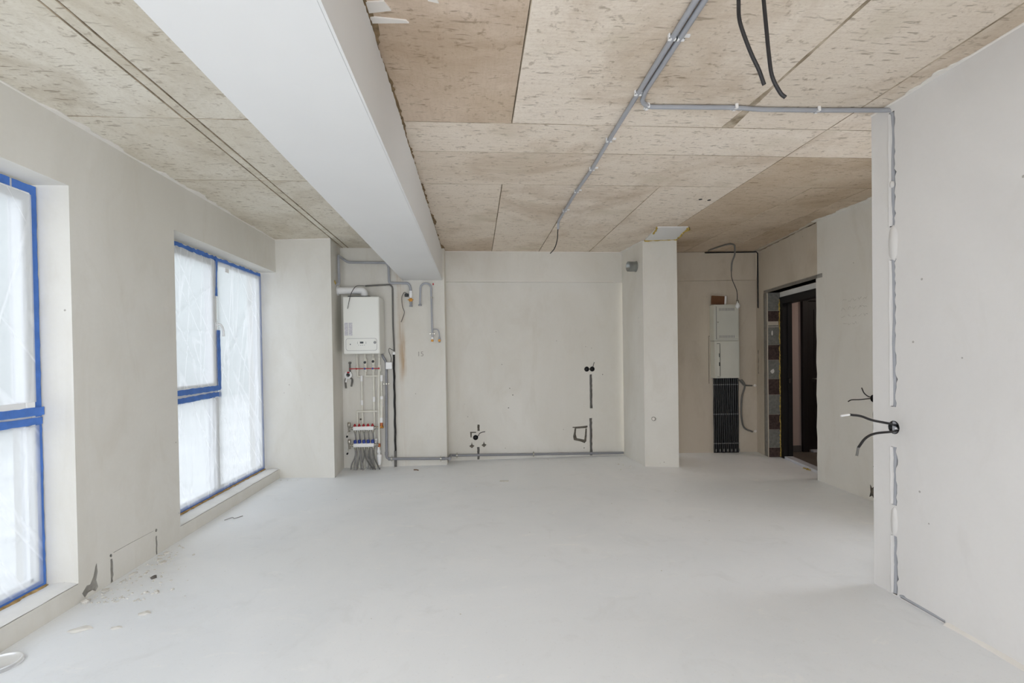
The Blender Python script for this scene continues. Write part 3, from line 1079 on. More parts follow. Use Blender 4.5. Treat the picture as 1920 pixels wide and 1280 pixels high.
def strip(y0, z0, y1, z1, w, x, seed, rag=0.003, taper=None):
    """a strip of masking tape laid on the frame, with torn wavering edges"""
    R = random.Random(seed)
    a, b = Vector((y0, z0)), Vector((y1, z1))
    L_ = (b - a).length
    d = (b - a) / L_
    nrm = Vector((-d.y, d.x))
    n = max(4, int(L_ / .03))
    v = []
    for i in range(n + 1):
        p = a + d * L_ * i / n
        ww = w if taper is None else w * (1 - taper * abs(math.sin(3.0 * i / n)) )
        o1 = ww / 2 + R.uniform(-rag, rag); o2 = ww / 2 + R.uniform(-rag, rag)
        q1, q2 = p + nrm * o1, p - nrm * o2
        xx = x + .0025 + R.uniform(0, .0015)
        v += [(xx, q1.x, q1.y), (xx, q2.x, q2.y), (x - .001, q1.x, q1.y), (x - .001, q2.x, q2.y)]
    f = []
    for i in range(n):
        k = 4 * i
        f += [(k, k + 1, k + 5, k + 4), (k, k + 4, k + 6, k + 2), (k + 1, k + 3, k + 7, k + 5)]
    return MB().add(v, f)


def bars(y0, y1, z0, z1, w, x0, x1, r=.006):
    mb = MB()
    mb.rbox((x0, y0, z0), (x1, y0 + w, z1), r); mb.rbox((x0, y1 - w, z0), (x1, y1, z1), r)
    mb.rbox((x0, y0 + w - .002, z0), (x1, y1 - w + .002, z0 + w), r); mb.rbox((x0, y0 + w - .002, z1 - w), (x1, y1 - w + .002, z1), r)
    return mb


def window(name, y0, y1, z0, z1, ym, side, label, seed):
    """side=+1: the opening light is on the near side of the mullion, -1 on the far side"""
    t = thing(name, (XF, (y0 + y1) / 2, z0), label, None, None, 'structure')
    zt = 1.075
    build('frame', bars(y0, y1, z0, z1, 0.055, XF - .07, XF), PVC, t)
    build('mullion', MB().rbox((XF - .07, ym - .034, z0 + .05), (XF, ym + .034, z1 - .05), .006), PVC, t)
    a, b = (y0 + .055, ym - .034) if side > 0 else (ym + .034, y1 - .055)
    c, d = (ym + .034, y1 - .055) if side > 0 else (y0 + .055, ym - .034)
    build('transom', MB().rbox((XF - .07, a - .002, zt - .034), (XF, b + .002, zt + .034), .006), PVC, t)
    sa = build('sash', bars(a - .006, b + .006, zt + .028, z1 - .048, 0.062, XF - .055, XF + .016, .008), PVC, t)
    for k, (p, q, r_, s) in enumerate(((a + .05, b - .05, zt + .085, z1 - .105), (a - .005, b + .005, z0 + .05, zt - .03), (c - .005, d + .005, z0 + .05, z1 - .05))):
        build('pane', MB().box((GX - .012, p, r_), (GX, q, s)), GLASS, t)
    bd = MB()
    for (p, q, r_, s) in ((a, b, z0 + .055, zt - .034), (c, d, z0 + .055, z1 - .055)):
        w = .018
        bd.box((GX, p, r_), (GX + .02, p + w, s)); bd.box((GX, q - w, r_), (GX + .02, q, s)); bd.box((GX, p, r_), (GX + .02, q, r_ + w)); bd.box((GX, p, s - w), (GX + .02, q, s))
    build('glazing_bead', bd, PVC, t)
    return t, sa, (a, b, c, d, zt)


# far window
w2, sash2, (a, b, c, d, zt) = window('window_2', W2[0], 5.842, W2[2] - .004, 2.360, 4.845, 1, 'far tall window masked with blue tape and polythene', 2)
y0, y1, z0, z1 = W2[0], 5.842, W2[2] - .004, 2.360
for args in ((y0, z1 - .020, y1, z1 - .026, .038, XF, 101, .008), (y1 - .016, z0, y1 - .016, z1, .034, XF, 102, .003), (y0, z0 + .026, y1, z0 + .022, .050, XF, 103, .003),
             (4.860, 2.33, 4.845, 1.98, .038, XF + .014, 104, .004, .6), (4.868, 1.66, 4.872, 1.10, .048, XF + .014, 105, .003), (y0, 1.105, 4.885, 1.112, .048, XF + .014, 106, .003), (y0, 1.030, 4.905, 1.052, .044, XF + .004, 107, .004)):
    build('masking_tape', strip(*args), TAPE, w2)
for i, f in enumerate(((4.00, 4.80, 1.14, 2.31, XF + .018, 3, ((4.2, 1.75, .5, .30, .012, .010), (4.1, 1.6, .6, .05, .014, .008), (4.3, 2.2, .1, -.7, .012, .006), (4.15, 1.5, .55, -.25, .010, .007), (4.05, 1.95, .35, -.55, .01, .008))),
                       (4.86, 5.83, 0.13, 2.32, XF + .006, 7, ((4.93, 1.30, .75, .85, .016, .016), (4.90, 1.05, .40, .75, .012, .010), (5.62, 2.20, .10, -.75, .010, .010), (4.90, 1.02, .25, -.75, .014, .010), (5.0, 1.0, .12, -.6, .012, .008), (5.3, 1.15, .25, .9, .014, .010))),
                       (4.00, 4.86, 0.13, 1.02, XF + .006, 9, ((4.25, .98, .05, -.7, .012, .012), (4.36, .98, .02, -.75, .010, .012), (4.45, .98, .03, -.6, .010, .012), (4.55, .98, .10, -.8, .012, .014), (4.66, .98, .12, -.75, .012, .012), (4.15, .98, -.05, -.7, .012, .01))))):
    build('dust_sheet', sheet(*f), FILM, w2)
# window handle on the sash
hd = MB().rbox((XF + .016, 4.795, 1.655), (XF + .026, 4.825, 1.730), .004)
hd.tube(spline([(XF + .02, 4.81, 1.705), (XF + .05, 4.812, 1.712), (XF + .062, 4.83, 1.700), (XF + .062, 4.86, 1.66), (XF + .060, 4.872, 1.60)]), .0095, 10)
build('handle', hd, PVC, sash2)
hg2 = MB().rbox((XF + .004, 5.02, 2.235), (XF + .018, 5.09, 2.275), .004)
build('sticker', hg2, WHITEP, w2)
fo = MB()
R = random.Random(12)
n = 60
v = []
for i in range(n + 1):
    y = y0 + (y1 - y0) * i / n
    v += [(XF + .002, y, z0 - .002), (XF + .012 + R.uniform(-.004, .01), y, z0 + R.uniform(-.006, .002)), (XF + .020 + R.uniform(-.005, .010), y, z0 + .012), (XF + .004, y, z0 + .018 + R.uniform(0, .004))]
fo.add(v, [(4 * i + j, 4 * i + 4 + j, 4 * i + 5 + j, 4 * i + 1 + j) for i in range(n) for j in range(3)], True)
build('foam_strip', fo, WOODF, w2)

# near window
w1, sash1, (a, b, c, d, zt) = window('window_1', W1[0], W1[1] - .006, W1[2] - .004, 2.362, 2.045, -1, 'near tall window masked with blue tape', 1)
y0, y1, z0, z1 = W1[0], W1[1] - .006, W1[2] - .004, 2.362
for args in ((y0, z1 - .024, 2.800, z1 - .024, .046, XF, 111, .002), (2.812, z1 - .024, y1, z1 - .024, .046, XF, 112, .002), (y1 - .018, z1, y1 - .018, 1.075, .036, XF, 113, .002), (y1 - .018, 1.062, y1 - .018, z0, .036, XF, 114, .002),
             (y0, 1.112, y1, 1.106, .044, XF + .014, 115, .002), (y0, 1.050, y1, 1.052, .040, XF + .004, 116, .002), (y0, z0 + .024, y1, z0 + .024, .048, XF, 117, .002)):
    build('masking_tape', strip(*args), TAPE, w1)
for f in ((2.09, 2.90, 1.16, 2.30, XF + .018, 21, ((2.75, 2.05, -.2, -.4, .012, .006), (2.86, 1.45, -.03, .5, .010, .008), (2.3, 1.3, .4, .2, .012, .006))),
          (1.08, 2.04, 0.14, 2.33, XF + .006, 22, ((1.5, .3, .2, 1.5, .012, .008), (1.8, .5, -.2, 1.2, .012, .008))),
          (2.09, 2.93, 0.14, 1.03, XF + .006, 23, ((2.70, .95, .08, -.5, .012, .008), (2.88, .75, .02, -.4, .010, .008), (2.5, .95, .2, -.7, .012, .007)))):
    build('dust_sheet', sheet(*f), FILM, w1)
fo = MB()
v = []
for i in range(n + 1):
    y = y0 + (y1 - y0) * i / n
    v += [(XF + .002, y, z0 - .002), (XF + .012 + R.uniform(-.004, .01), y, z0 + R.uniform(-.006, .002)), (XF + .020 + R.uniform(-.005, .010), y, z0 + .010), (XF + .004, y, z0 + .014 + R.uniform(0, .004))]
fo.add(v, [(4 * i + j, 4 * i + 4 + j, 4 * i + 5 + j, 4 * i + 1 + j) for i in range(n) for j in range(3)], True)
build('foam_strip', fo, WOODF, w1)
# yard outside
nb = thing('wall_neighbour', (-14, 25, -.7), 'pale grey neighbouring building hazy behind the polythene', None, None, 'structure')
build('facade', MB().box((-24, 9, -.7), (-14, 60, 8.5)), simple('neighbour_render', rgb(176, 182, 178), 0.9, 0, 0.05, 1), nb)
build('cornice', MB().rbox((-14.0, 9, 8.2), (-13.7, 60, 8.5), .02), CEM, nb)
structure('ground', MB().box((-40, -40, -.9), (-2.7, 40, -.7)), GROUND, 'pale yard outside the windows')

# ------------------------------------------------------------------ entrance: frame, threshold, corridor beyond
d1 = thing('door_1', dw(LD / 2, .2, 0), 'black entrance door frame set deep in the opening', None, None, 'structure')
ax, ay, az = (DU.x, DU.y, 0), (DN.x, DN.y, 0), (0, 0, 1)
zt_ = 2.075
build('jamb', MB().obox(dw(0.055, .205, zt_ / 2), ax, ay, az, .045, .055, zt_ / 2).obox(dw(0.098, .235, zt_ / 2), ax, ay, az, .012, .025, zt_ / 2 - .03), DOORBLK, d1)
build('jamb', MB().obox(dw(LD - .055, .205, zt_ / 2), ax, ay, az, .045, .055, zt_ / 2), DOORBLK, d1)
build('head', MB().obox(dw(LD / 2, .205, zt_ - .04), ax, ay, az, LD / 2 - .01, .055, .045), DOORBLK, d1)
build('threshold', MB().obox(dw(LD / 2 + .05, .205, .016), ax, ay, az, LD / 2 - .06, .05, .016), THRESH, d1)
build('strike_plate', MB().obox(dw(0.112, .225, 1.0), ax, ay, az, .003, .010, .03), STEEL, d1)
# leaf swung out against the near side of the corridor
lf = build('leaf', MB().obox(dw(LD - .075, .26 + .46, 1.045), ax, ay, az, .03, .46, 1.02), DOORBLK, d1)
build('lever', MB().tube(bend([dw(LD - .11, 1.10, 1.0), dw(LD - .17, 1.10, 1.0), dw(LD - .17, .98, 1.0)], .02), .009, 8), STEEL, lf)
# expanding foam squeezed out along the far jamb
fm = MB()
R = random.Random(31)
nn = 90
for k in range(2):
    pts = [dw(0.012 + R.uniform(-.004, .006) + .006 * k, .148 + R.uniform(-.006, .008) + (.01 if i < 6 else 0), .01 + (ZD - .1) * i / nn) for i in range(nn + 1)]
    fm.tube(pts, [R.uniform(.003, .009) * (1.8 if i < 6 else 1) for i in range(nn + 1)], 6)
build('foam_bead', fm, FOAM, d1)
R = random.Random(32)
fm = MB()
for i in range(9):
    fm.lathe(dw(LD * .55 + i * .012, .14 + R.uniform(-.02, .01), .004), (0, 0, 1), [(0, .010), (.006, .008), (.010, .003)], 7)
build('foam_drip', fm, FOAM, d1)

cf = MB().prism([(4.02, 6.45), (3.80, 4.6), (3.80, 3.6), (7.0, 3.6), (7.0, 6.45)], -.05, -.001)
structure('floor_corridor', cf, TILE, 'dark tiled corridor floor beyond the entrance')
structure('wall_corridor', MB().box((3.98, 6.42, -.02), (7.0, 6.55, 2.9)), CORR, 'pinkish corridor wall beyond the entrance')
structure('wall_corridor_far', MB().box((6.9, 3.5, 0), (7.0, 6.5, 2.9)), CORR, 'far end of the corridor')
structure('wall_corridor_near', MB().box((3.78, 3.5, 0), (7.0, 3.6, 2.9)), CORR, 'near end of the corridor')
structure('ceiling_corridor', MB().box((3.86, 3.5, 2.80), (7.0, 6.5, 2.9)), WHITE_PAINT, 'white corridor ceiling')
structure('baseboard_corridor', MB().rbox((3.98, 6.408, 0), (4.44, 6.425, .085), .003), SKIRT, 'grey baseboard along the corridor wall')
d2 = thing('door_2', (4.95, 6.4, 0), "neighbour's black door in the corridor wall", None, None, 'structure')
build('frame', MB().rbox((4.45, 6.37, 0), (4.53, 6.43, 2.14), .004).rbox((5.40, 6.37, 0), (5.48, 6.43, 2.14), .004).rbox((4.45, 6.37, 2.06), (5.48, 6.43, 2.14), .004), DOORBLK, d2)
l2 = build('leaf', MB().rbox((4.53, 6.39, .03), (5.40, 6.43, 2.06), .003).rbox((4.62, 6.384, .2), (5.31, 6.392, .95), .003).rbox((4.62, 6.384, 1.1), (5.31, 6.392, 1.95), .003), DOORBLK, d2)
build('lever', MB().tube(bend([(4.60, 6.39, 1.0), (4.60, 6.34, 1.0), (4.71, 6.34, 1.0)], .015), .008, 8), STEEL, l2)
build('threshold', MB().rbox((4.56, 6.33, 0), (5.37, 6.39, .03), .003), THRESH, d2)
# unseen lamp, added to light the corridor strip
cl = thing('added_corridor_lamp', (5.3, 5.0, 2.8), 'round unseen lamp added to light the corridor beyond the entrance', 'lamp')
kl = NT('added_lamp_glow')
em = kl.n('Emission')
em.inputs['Color'].default_value = (1.0, 0.86, 0.76, 1)
em.inputs['Strength'].default_value = 32.0
kl.l(em.outputs[0], kl.out.inputs['Surface'])
build('diffuser', MB().lathe((5.3, 5.0, 2.785), (0, 0, -1), [(0, .18), (.03, .17), (.05, .12), (.055, .01)], 24), kl.m, cl)
build('base', MB().lathe((5.3, 5.0, 2.80), (0, 0, -1), [(0, .19), (.018, .19)], 24), WHITEP, cl)

# ------------------------------------------------------------------ boiler
bo = thing('gas_boiler', (-1.335, YA, 1.42), 'white wall-hung gas boiler in the niche with control panel', 'boiler')
yf = YA - 0.35
bc = MB().rbox((-1.552, yf, 1.422), (-1.128, YA - .03, 2.100), .014)
build('casing', bc, ENAMEL, bo)
build('rear_bracket', MB().box((-1.50, YA - .035, 1.50), (-1.18, YA + .002, 2.13)), GREYPRINT, bo)
# flue elbow and horizontal run into the side wall
fx, fz = -1.333, 2.190
flp = bend([(fx, YA - .19, 2.095), (fx, YA - .19, fz), (-1.660, YA - .19, fz)], .075, 10)
flu = build('flue', MB().tube(flp, .042, 18), WHITEP, bo)
build('collar', MB().lathe((fx, YA - .19, 2.098), (0, 0, 1), [(0, .056), (.012, .056), (.014, .043)], 20), WHITEP, flu)
build('collar', MB().lathe((-1.648, YA - .19, fz), (1, 0, 0), [(0, .060), (.010, .058), (.013, .043)], 20), WHITEP, flu)
build('top_plate', MB().rbox((-1.50, yf + .03, 2.098), (-1.24, YA - .06, 2.112), .003), LED, bo)
# control panel: rounded outline groove, knobs, display
cpz0, cpz1, cpx0, cpx1 = 1.459, 1.607, -1.522, -1.160


def rrect(x0, x1, z0, z1, r, n=6):
    p = []
    for cx, cz, a0 in ((x1 - r, z1 - r, 0), (x0 + r, z1 - r, HP), (x0 + r, z0 + r, 2 * HP), (x1 - r, z0 + r, 3 * HP)):
        p += [(cx + r * math.cos(a0 + HP * i / n), cz + r * math.sin(a0 + HP * i / n)) for i in range(n + 1)]
    return p


o1 = rrect(cpx0, cpx1, cpz0, cpz1, .03)
o2_ = rrect(cpx0 + .004, cpx1 - .004, cpz0 + .004, cpz1 - .004, .027)
pnl = MB()
k = len(o1)
pnl.add([(x, yf - .0015, z) for x, z in o1] + [(x, yf - .0015, z) for x, z in o2_], [(i, (i + 1) % k, k + (i + 1) % k, k + i) for i in range(k)])
cp_ = build('control_panel', MB().add([(x, yf - .003, z) for x, z in o2_] + [(x, yf + .002, z) for x, z in o2_], [tuple(range(k))] + [(i, (i + 1) % k, k + (i + 1) % k, k + i) for i in range(k)]), ENAMEL, bo)
build('panel_outline', pnl, GREYPRINT, cp_)
build('display', MB().rbox((-1.358, yf - .006, 1.545), (-1.318, yf - .002, 1.567), .002), LED, cp_)
build('knob', MB().lathe((-1.470, yf - .002, 1.536), (0, -1, 0), [(0, .007), (.006, .006)], 12), LED, cp_)
build('pressure_gauge', MB().lathe((-1.185, yf - .002, 1.555), (0, -1, 0), [(0, .016), (.004, .016), (.0045, .011), (.003, .010)], 18), GREYPRINT, cp_)
for x, z in ((-1.386, 1.560), (-1.386, 1.547), (-1.289, 1.560), (-1.289, 1.547), (-1.372, 1.526), (-1.350, 1.524), (-1.328, 1.524), (-1.306, 1.526)):
    build('button', MB().lathe((x, yf - .002, z), (0, -1, 0), [(0, .005), (.003, .004)], 8), GREYPRINT, cp_)
for x0, x1 in ((-1.534, -1.494), (-1.486, -1.444)):
    build('sticker', MB().box((x0, yf - .001, 1.640), (x1, yf + .001, 1.793)), STICK, bo)
# stubs below the casing
for x, r in ((-1.463, .011), (-1.366, .012), (-1.266, .013), (-1.191, .015)):
    build('stub', MB().cyl((x, YA - .075, 1.425), (x, YA - .075, 1.388), r, 12), PIPE_W, bo)

# white pipes, valves, filters under the boiler
pw = thing('heating_pipework', (-1.33, YA, 0), 'white plastic heating pipes with red lever valves below boiler', 'pipes')
yp = YA - .075
xs_ = (-1.463, -1.366, -1.266, -1.191)


def pipe(name, pts, r, mat, parent, rad=.012, n=10):
    return build(name, MB().tube(bend(pts, rad, 5), r, n), mat, parent)


pipe('pipe', [(xs_[0], yp, 1.38), (-1.457, yp, 1.143), (-1.411, yp, 1.143), (-1.411, yp, .78), (-1.398, yp + .03, .03), (-1.397, yp + .03, .0)], .0115, PIPE_W, pw)
pipe('pipe', [(xs_[1], yp, 1.38), (-1.362, yp, 1.148), (-1.175, yp, 1.148), (-1.170, yp, .86)], .0115, PIPE_W, pw)
pipe('pipe', [(xs_[2], yp, 1.38), (-1.263, yp, .56), (-1.262, yp + .03, 0.0)], .0125, PIPE_W, pw)
pipe('pipe', [(xs_[3], yp, 1.38), (-1.196, yp - .02, 1.12), (-1.203, yp - .02, .72)], .0125, PIPE_W, pw)
pipe('pipe', [(-1.203, yp - .02, 1.00), (-1.206, yp - .02, .305)], .0135, PIPE_W, pw)
pipe('pipe', [(-1.170, yp - .012, .86), (-1.176, yp - .012, .60)], .0185, PIPE_W, pw)
pipe('pipe', [(-1.176, yp - .012, .712), (-1.468, yp - .012, .712), (-1.468, yp - .005, .50), (-1.461, yp + .03, 0.0)], .0125, PIPE_W, pw)
for p, r, l in (((-1.170, yp, .845), .022, .05), ((-1.171, yp, .79), .021, .03), ((-1.176, yp - .012, .60), .021, .03), ((-1.411, yp, 1.12), .016, .035), ((-1.167, yp, 1.12), .018, .04), ((-1.411, yp + .0, .82), .0150, .03), ((-1.263, yp, .86), .0165, .03)):
    build('coupling', MB().lathe(p, (0, 0, 1), [(-l, r * .93), (-l * .8, r), (l * .8, r), (l, r * .93)], 12), WHITEP, pw)
for (x, z, capm) in ((-1.362, 1.322, LED), (-1.263, 1.332, LED)):
    st = build('strainer', MB().lathe((x, yp, z), (0, 0, 1), [(-.045, .015), (-.03, .021), (.02, .023), (.04, .016)], 14), PIPE_W, pw)
    build('plug', MB().lathe((x, yp - .015, z), (0, -1, -.3), [(0, .015), (.018, .015), (.02, .006)], 12), LED, st)
for x, hubm in zip((-1.460, -1.360, -1.264, -1.191), (RED, BLUE, BLUE, RED)):
    vb = build('valve', MB().lathe((x, yp, 1.242), (0, 0, 1), [(-.04, .016), (-.03, .021), (.03, .021), (.04, .016)], 14), PIPE_W, pw)
    build('lever', MB().rbox((x - .086, yp - .045, 1.236), (x + .012, yp - .036, 1.248), .003).cyl((x, yp - .02, 1.242), (x, yp - .044, 1.242), .008, 10), RED, vb)
    build('hub', MB().lathe((x, yp - .044, 1.242), (0, -1, 0), [(0, .012), (.006, .011)], 12), hubm, vb)
build('lever_link', MB().rbox((-1.502, yp - .043, 1.237), (-1.44, yp - .037, 1.247), .002), RED, pw)
build('copper_union', MB().lathe((-1.176, yp - .012, .565), (0, 0, 1), [(-.035, .019), (.035, .019)], 12), COPPER, pw)
build('elbow', MB().tube(bend([(-1.176, yp - .012, .54), (-1.178, yp - .012, .510), (-1.238, yp - .02, .510)], .02), .013, 10).lathe((-1.172, yp - .012, .512), (1, 0, 0), [(0, .015), (.02, .015)], 10), BRASS, pw)
build('copper_union', MB().lathe((-1.206, yp - .02, .292), (0, 0, 1), [(-.022, .017), (.022, .017)], 12).cyl((-1.206, yp - .02, .292), (-1.24, yp - .02, .296), .012, 10), COPPER, pw)
build('white_ball', MB().lathe((-1.214, yp - .02, .214), (0, 0, 1), [(-.026, .004), (-.02, .016), (0, .024), (.02, .016), (.06, .010)], 14), WHITEP, pw)
build('filter_cup', MB().lathe((-1.208, yp - .02, .06), (0, 0, 1), [(-.012, .018), (.0, .022), (.09, .030), (.115, .031), (.12, .012), (.14, .01)], 14), WHITEP, pw)

# floor heating manifolds
XC = (-1.489, -1.436, -1.383, -1.330, -1.276)


def manifold(z, capm, tall, label):
    t = thing('heating_manifold', (-1.382, YA, z), label, 'manifold')
    ym_ = YA - .132
    h = .0235
    build('bar', MB().rbox((-1.510, ym_ - .024, z - h), (-1.258, ym_ + .024, z + h), .010), WHITEP, t)
    for x in XC:
        if tall:
            build('cap', MB().lathe((x, ym_, z + h - .002), (0, 0, 1), [(0, .016), (.006, .0185), (.034, .0195), (.042, .017), (.044, .004)], 14), capm, t)
        else:
            build('cap', MB().lathe((x, ym_, z + h - .002), (0, 0, 1), [(0, .017), (.010, .019), (.018, .012), (.032, .008), (.034, .002)], 14), capm, t)
        build('outlet', MB().lathe((x + .003, ym_, z - h + .002), (0, 0, -1), [(0, .011), (.006, .015), (.022, .015), (.026, .011), (.042, .010)], 10), STEEL, t)
    build('union_nut', MB().lathe((-1.258, ym_, z), (1, 0, 0), [(0, .017), (.006, .022), (.018, .022), (.024, .012), (.05, .011)], 8), STEEL, t)
    build('union_nut', MB().lathe((-1.510, ym_, z), (-1, 0, 0), [(0, .018), (.005, .021), (.014, .021), (.018, .014)], 8), STEEL, t)
    vt = build('air_vent', MB().lathe((-1.558, ym_, z - .006), (0, 0, 1), [(-.03, .010), (-.01, .014), (.02, .014), (.026, .019), (.078, .019), (.084, .008)], 12).cyl((-1.528, ym_, z), (-1.56, ym_, z), .010, 10), STEEL, t)
    build('drain_cock', MB().tube(spline([(-1.562, ym_, z - .03), (-1.572, ym_ - .01, z - .055), (-1.577, ym_ - .015, z - .085)]), .006, 8).lathe((-1.548, ym_ - .01, z - .03), (0, -1, -.3), [(0, .009), (.02, .008)], 8), STEEL, vt)
    build('drain_cap', MB().lathe((-1.576, ym_ - .015, z - .085), (-.4, 0, -1), [(0, .010), (.022, .011), (.026, .005)], 8), BLACK, vt)
    return t, ym_


mt1, ym1 = manifold(.512, RED, False, 'upper floor-heating manifold with five red caps')
mt2, ym2 = manifold(.304, BLUE, True, 'lower floor-heating manifold with five blue caps')
build('bleed_valve', MB().lathe((-1.236, ym2, .345), (0, 0, 1), [(0, .006), (.02, .006), (.022, .013), (.034, .013), (.036, .004)], 10).cyl((-1.244, ym2, .31), (-1.236, ym2, .35), .006, 8), WHITEP, mt2)
R = random.Random(4)
for i, x in enumerate(XC):
    xe = (-1.52, -1.445, -1.40, -1.315, -1.255)[i] + R.uniform(-.008, .008)
    pts = spline([(x + .003, ym1, .455), (x + .004, ym1 + .018, .40), (x + .002, ym1 + .0345, .33), (x - .006, ym1 + .0345, .18), (xe - .02, ym1 + .0345, .06), (xe - .03, ym1 + .034, 0.0)])
    build('loop_tube', MB().tube(pts, .0085, 8), HOSE_G, mt1)
    xe2 = (-1.475, -1.39, -1.275, -1.245, -1.195)[i]
    pts = spline([(x + .003, ym2, .245), (x + .004, ym2 - .002, .20), (x + (xe2 - x) * .35, ym2 - .005, .11), (xe2, ym2 - .010 - .01 * (i % 2), 0.0)])
    build('loop_tube', MB().tube(pts, .0085, 8), HOSE_D if i > 1 else HOSE_G, mt2)
    pts = spline([(x + .010, ym2 + .006, .26), (x + .014, ym2 + .008, .19), (xe2 - .03, ym2 + .008, .06), (xe2 - .035, ym2 + .008, 0.0)])
    if i < 4:
        build('loop_tube', MB().tube(pts, .0075, 8), HOSE_G, mt2)

# filling valve with two capped grey tails
fv = thing('filling_valve', (-1.575, YA, 1.165), 'small white valve ring with two grey tails left of pipes', 'valve')
build('riser', MB().cyl((-1.562, YA - .03, 1.20), (-1.561, YA - .03, 1.325), .010, 10).lathe((-1.561, YA - .03, 1.315), (0, -1, 0), [(-.03, .014), (.016, .014), (.018, .008)], 12), HOSE_D, fv)
build('ring', MB().ring_xz((-1.580, 1.165), .046, .024, YA - .05, YA + .0, 20), WHITEP, fv)
build('core', MB().lathe((-1.582, YA - .03, 1.165), (0, -1, .2), [(-.02, .014), (.03, .014), (.034, .006)], 10), LED, fv)
build('knob', MB().rbox((-1.59, YA - .065, 1.188), (-1.56, YA - .045, 1.206), .004), RED, fv)
build('tail', MB().tube(spline([(-1.608, YA - .03, 1.125), (-1.620, YA - .03, 1.09), (-1.613, YA - .03, 1.00)]), .011, 10), HOSE_D, fv)
build('tail', MB().tube(spline([(-1.552, YA - .03, 1.13), (-1.535, YA - .03, 1.10), (-1.548, YA - .03, 1.02)]), .011, 10), HOSE_D, fv)
build('sleeve', MB().cyl((-1.600, YA - .03, 1.14), (-1.612, YA - .03, 1.075), .013, 10), WHITEP, fv)

# condensate drain: down beside the pipes, then along the skirting
dr = thing('drain_pipe', (-1.12, YA, 0.1), 'grey drain pipe dropping beside boiler pipes then along the floor', 'pipe')
build('pipe', MB().tube(bend([(-1.156, YA - .06, 1.414), (-1.150, YA - .05, 1.385), (-1.110, YA - .05, 1.32), (-1.113, YA - .05, 1.05), (-1.127, YA - .05, .115), (-1.05, YA - .05, .108), (-.42, YA - .05, .092), (-.345, YA - .05, .090), (-.345, 6.40, .088)], .035, 8), [.013] * 3 + [.0165] * 60, 14), PIPE_G, dr)
pl_ = [bw(.02, .085, .05), bw(.12, .078, .045), bw(U(1.985), .034, .045)]
build('pipe', MB().tube([(-.345, 6.38, .089), (-.345, 6.385, .089)] + bend(pl_, .02), .0165, 14), PIPE_G, dr)
for c_, ax_ in (((-.42, YA - .05, .092), (1, 0, 0)), ((-.345, YA - .05, .09), (0, 1, 0)), ((-.345, 6.36, .089), (0, 1, 0)), ((-1.085, YA - .05, .109), (1, 0, 0)), ((-1.1265, YA - .05, .175), (0, 0, 1))):
    build('socket', MB().lathe(c_, ax_, [(-.022, .0185), (-.018, .021), (.018, .021), (.022, .0185)], 14), PIPE_G, dr)


def bracket(c, axis, parent):
    c = Vector(c)
    b_ = MB().lathe(c, axis, [(-.008, .0215), (.008, .0215)], 14)
    ax_ = Vector(axis).normalized()
    side = Vector((0, -1, 0)).cross(ax_)
    for s in (-1, 1):
        b_.lathe(c + side * s * .029 + Vector((0, -.003, 0)), (0, -1, 0), [(0, .008), (.008, .008)], 8)
        b_.obox(c + side * s * .025, side, (0, 1, 0), ax_, .008, .004, .008)
    return build('bracket', b_, STEEL, parent)


bracket((-1.1135, YA - .05, 1.047), (0, 0, 1), dr)
bracket((-1.065, YA - .05, .1085), (1, 0, 0), dr)
bracket((-.455, YA - .05, .0925), (1, 0, 0), dr)
bracket(bw(U(-.262), .0785, .046), (1, 0, 0), dr)
bracket(bw(U(.752), .060, .045), (1, 0, 0), dr)

# black foam-sleeved riser
bk = thing('black_riser', (-1.02, YA, 0), 'black foam-sleeved riser right of the grey drain', 'pipe')
R = random.Random(9)
pts = [(-1.022 + .002 * math.sin(i * 1.3), YA - .016, 1.42 - 1.42 * i / 30) for i in range(31)]
build('sleeve', MB().tube(pts, [.013 + R.uniform(-.0012, .0012) for _ in pts], 10), RUBBER, bk)
build('lower_sleeve', MB().tube([(-1.023, YA - .016, .20), (-1.023, YA - .016, .0)], .0158, 12), HOSE_D, bk)
build('end_cap', MB().lathe((-1.018, YA - .018, 1.41), (0, 0, 1), [(0, .017), (.02, .018), (.034, .011)], 10), WHITEP, bk)

# grey sleeved cable over the boiler
gc = thing('sleeved_cable', (-1.03, YA, 1.45), 'dark grey sleeved cable looping over the boiler top', 'cable')
build('sleeve', MB().tube(bend([(-1.345, YA - .075, 2.262), (-1.20, YA - .05, 2.275), (-1.045, YA - .035, 2.284), (-1.022, YA - .02, 2.25), (-1.025, YA - .015, 1.78), (-1.014, YA - .018, 1.449)], .03), .0105, 10), HOSE_D, gc)
build('wire', MB().tube(spline([(-1.345, YA - .075, 2.262), (-1.375, YA - .14, 2.258), (-1.415, YA - .25, 2.235), (-1.447, YA - .34, 2.15), (-1.466, YA - .376, 2.06), (-1.492, YA - .362, 1.955)]), .0035, 6), CABLE, gc)
build('loop', MB().tube(spline([(-1.016, YA - .018, 1.456), (-1.05, YA - .04, 1.478), (-1.070, YA - .045, 1.488), (-1.078, YA - .045, 1.455), (-1.05, YA - .055, 1.37), (-1.05, YA - .083, 1.318)]), .0035, 6), CABLE, gc)
jb = thing('junction_box', (-1.07, YA, 1.27), 'white square junction box beside the grey drain', 'box')
build('body', MB().rbox((-1.112, YA - .100, 1.228), (-1.032, YA - .067, 1.318), .010), WHITEP, jb)
build('lid', MB().rbox((-1.108, YA - .106, 1.232), (-1.036, YA - .098, 1.314), .006), WHITEP, jb)

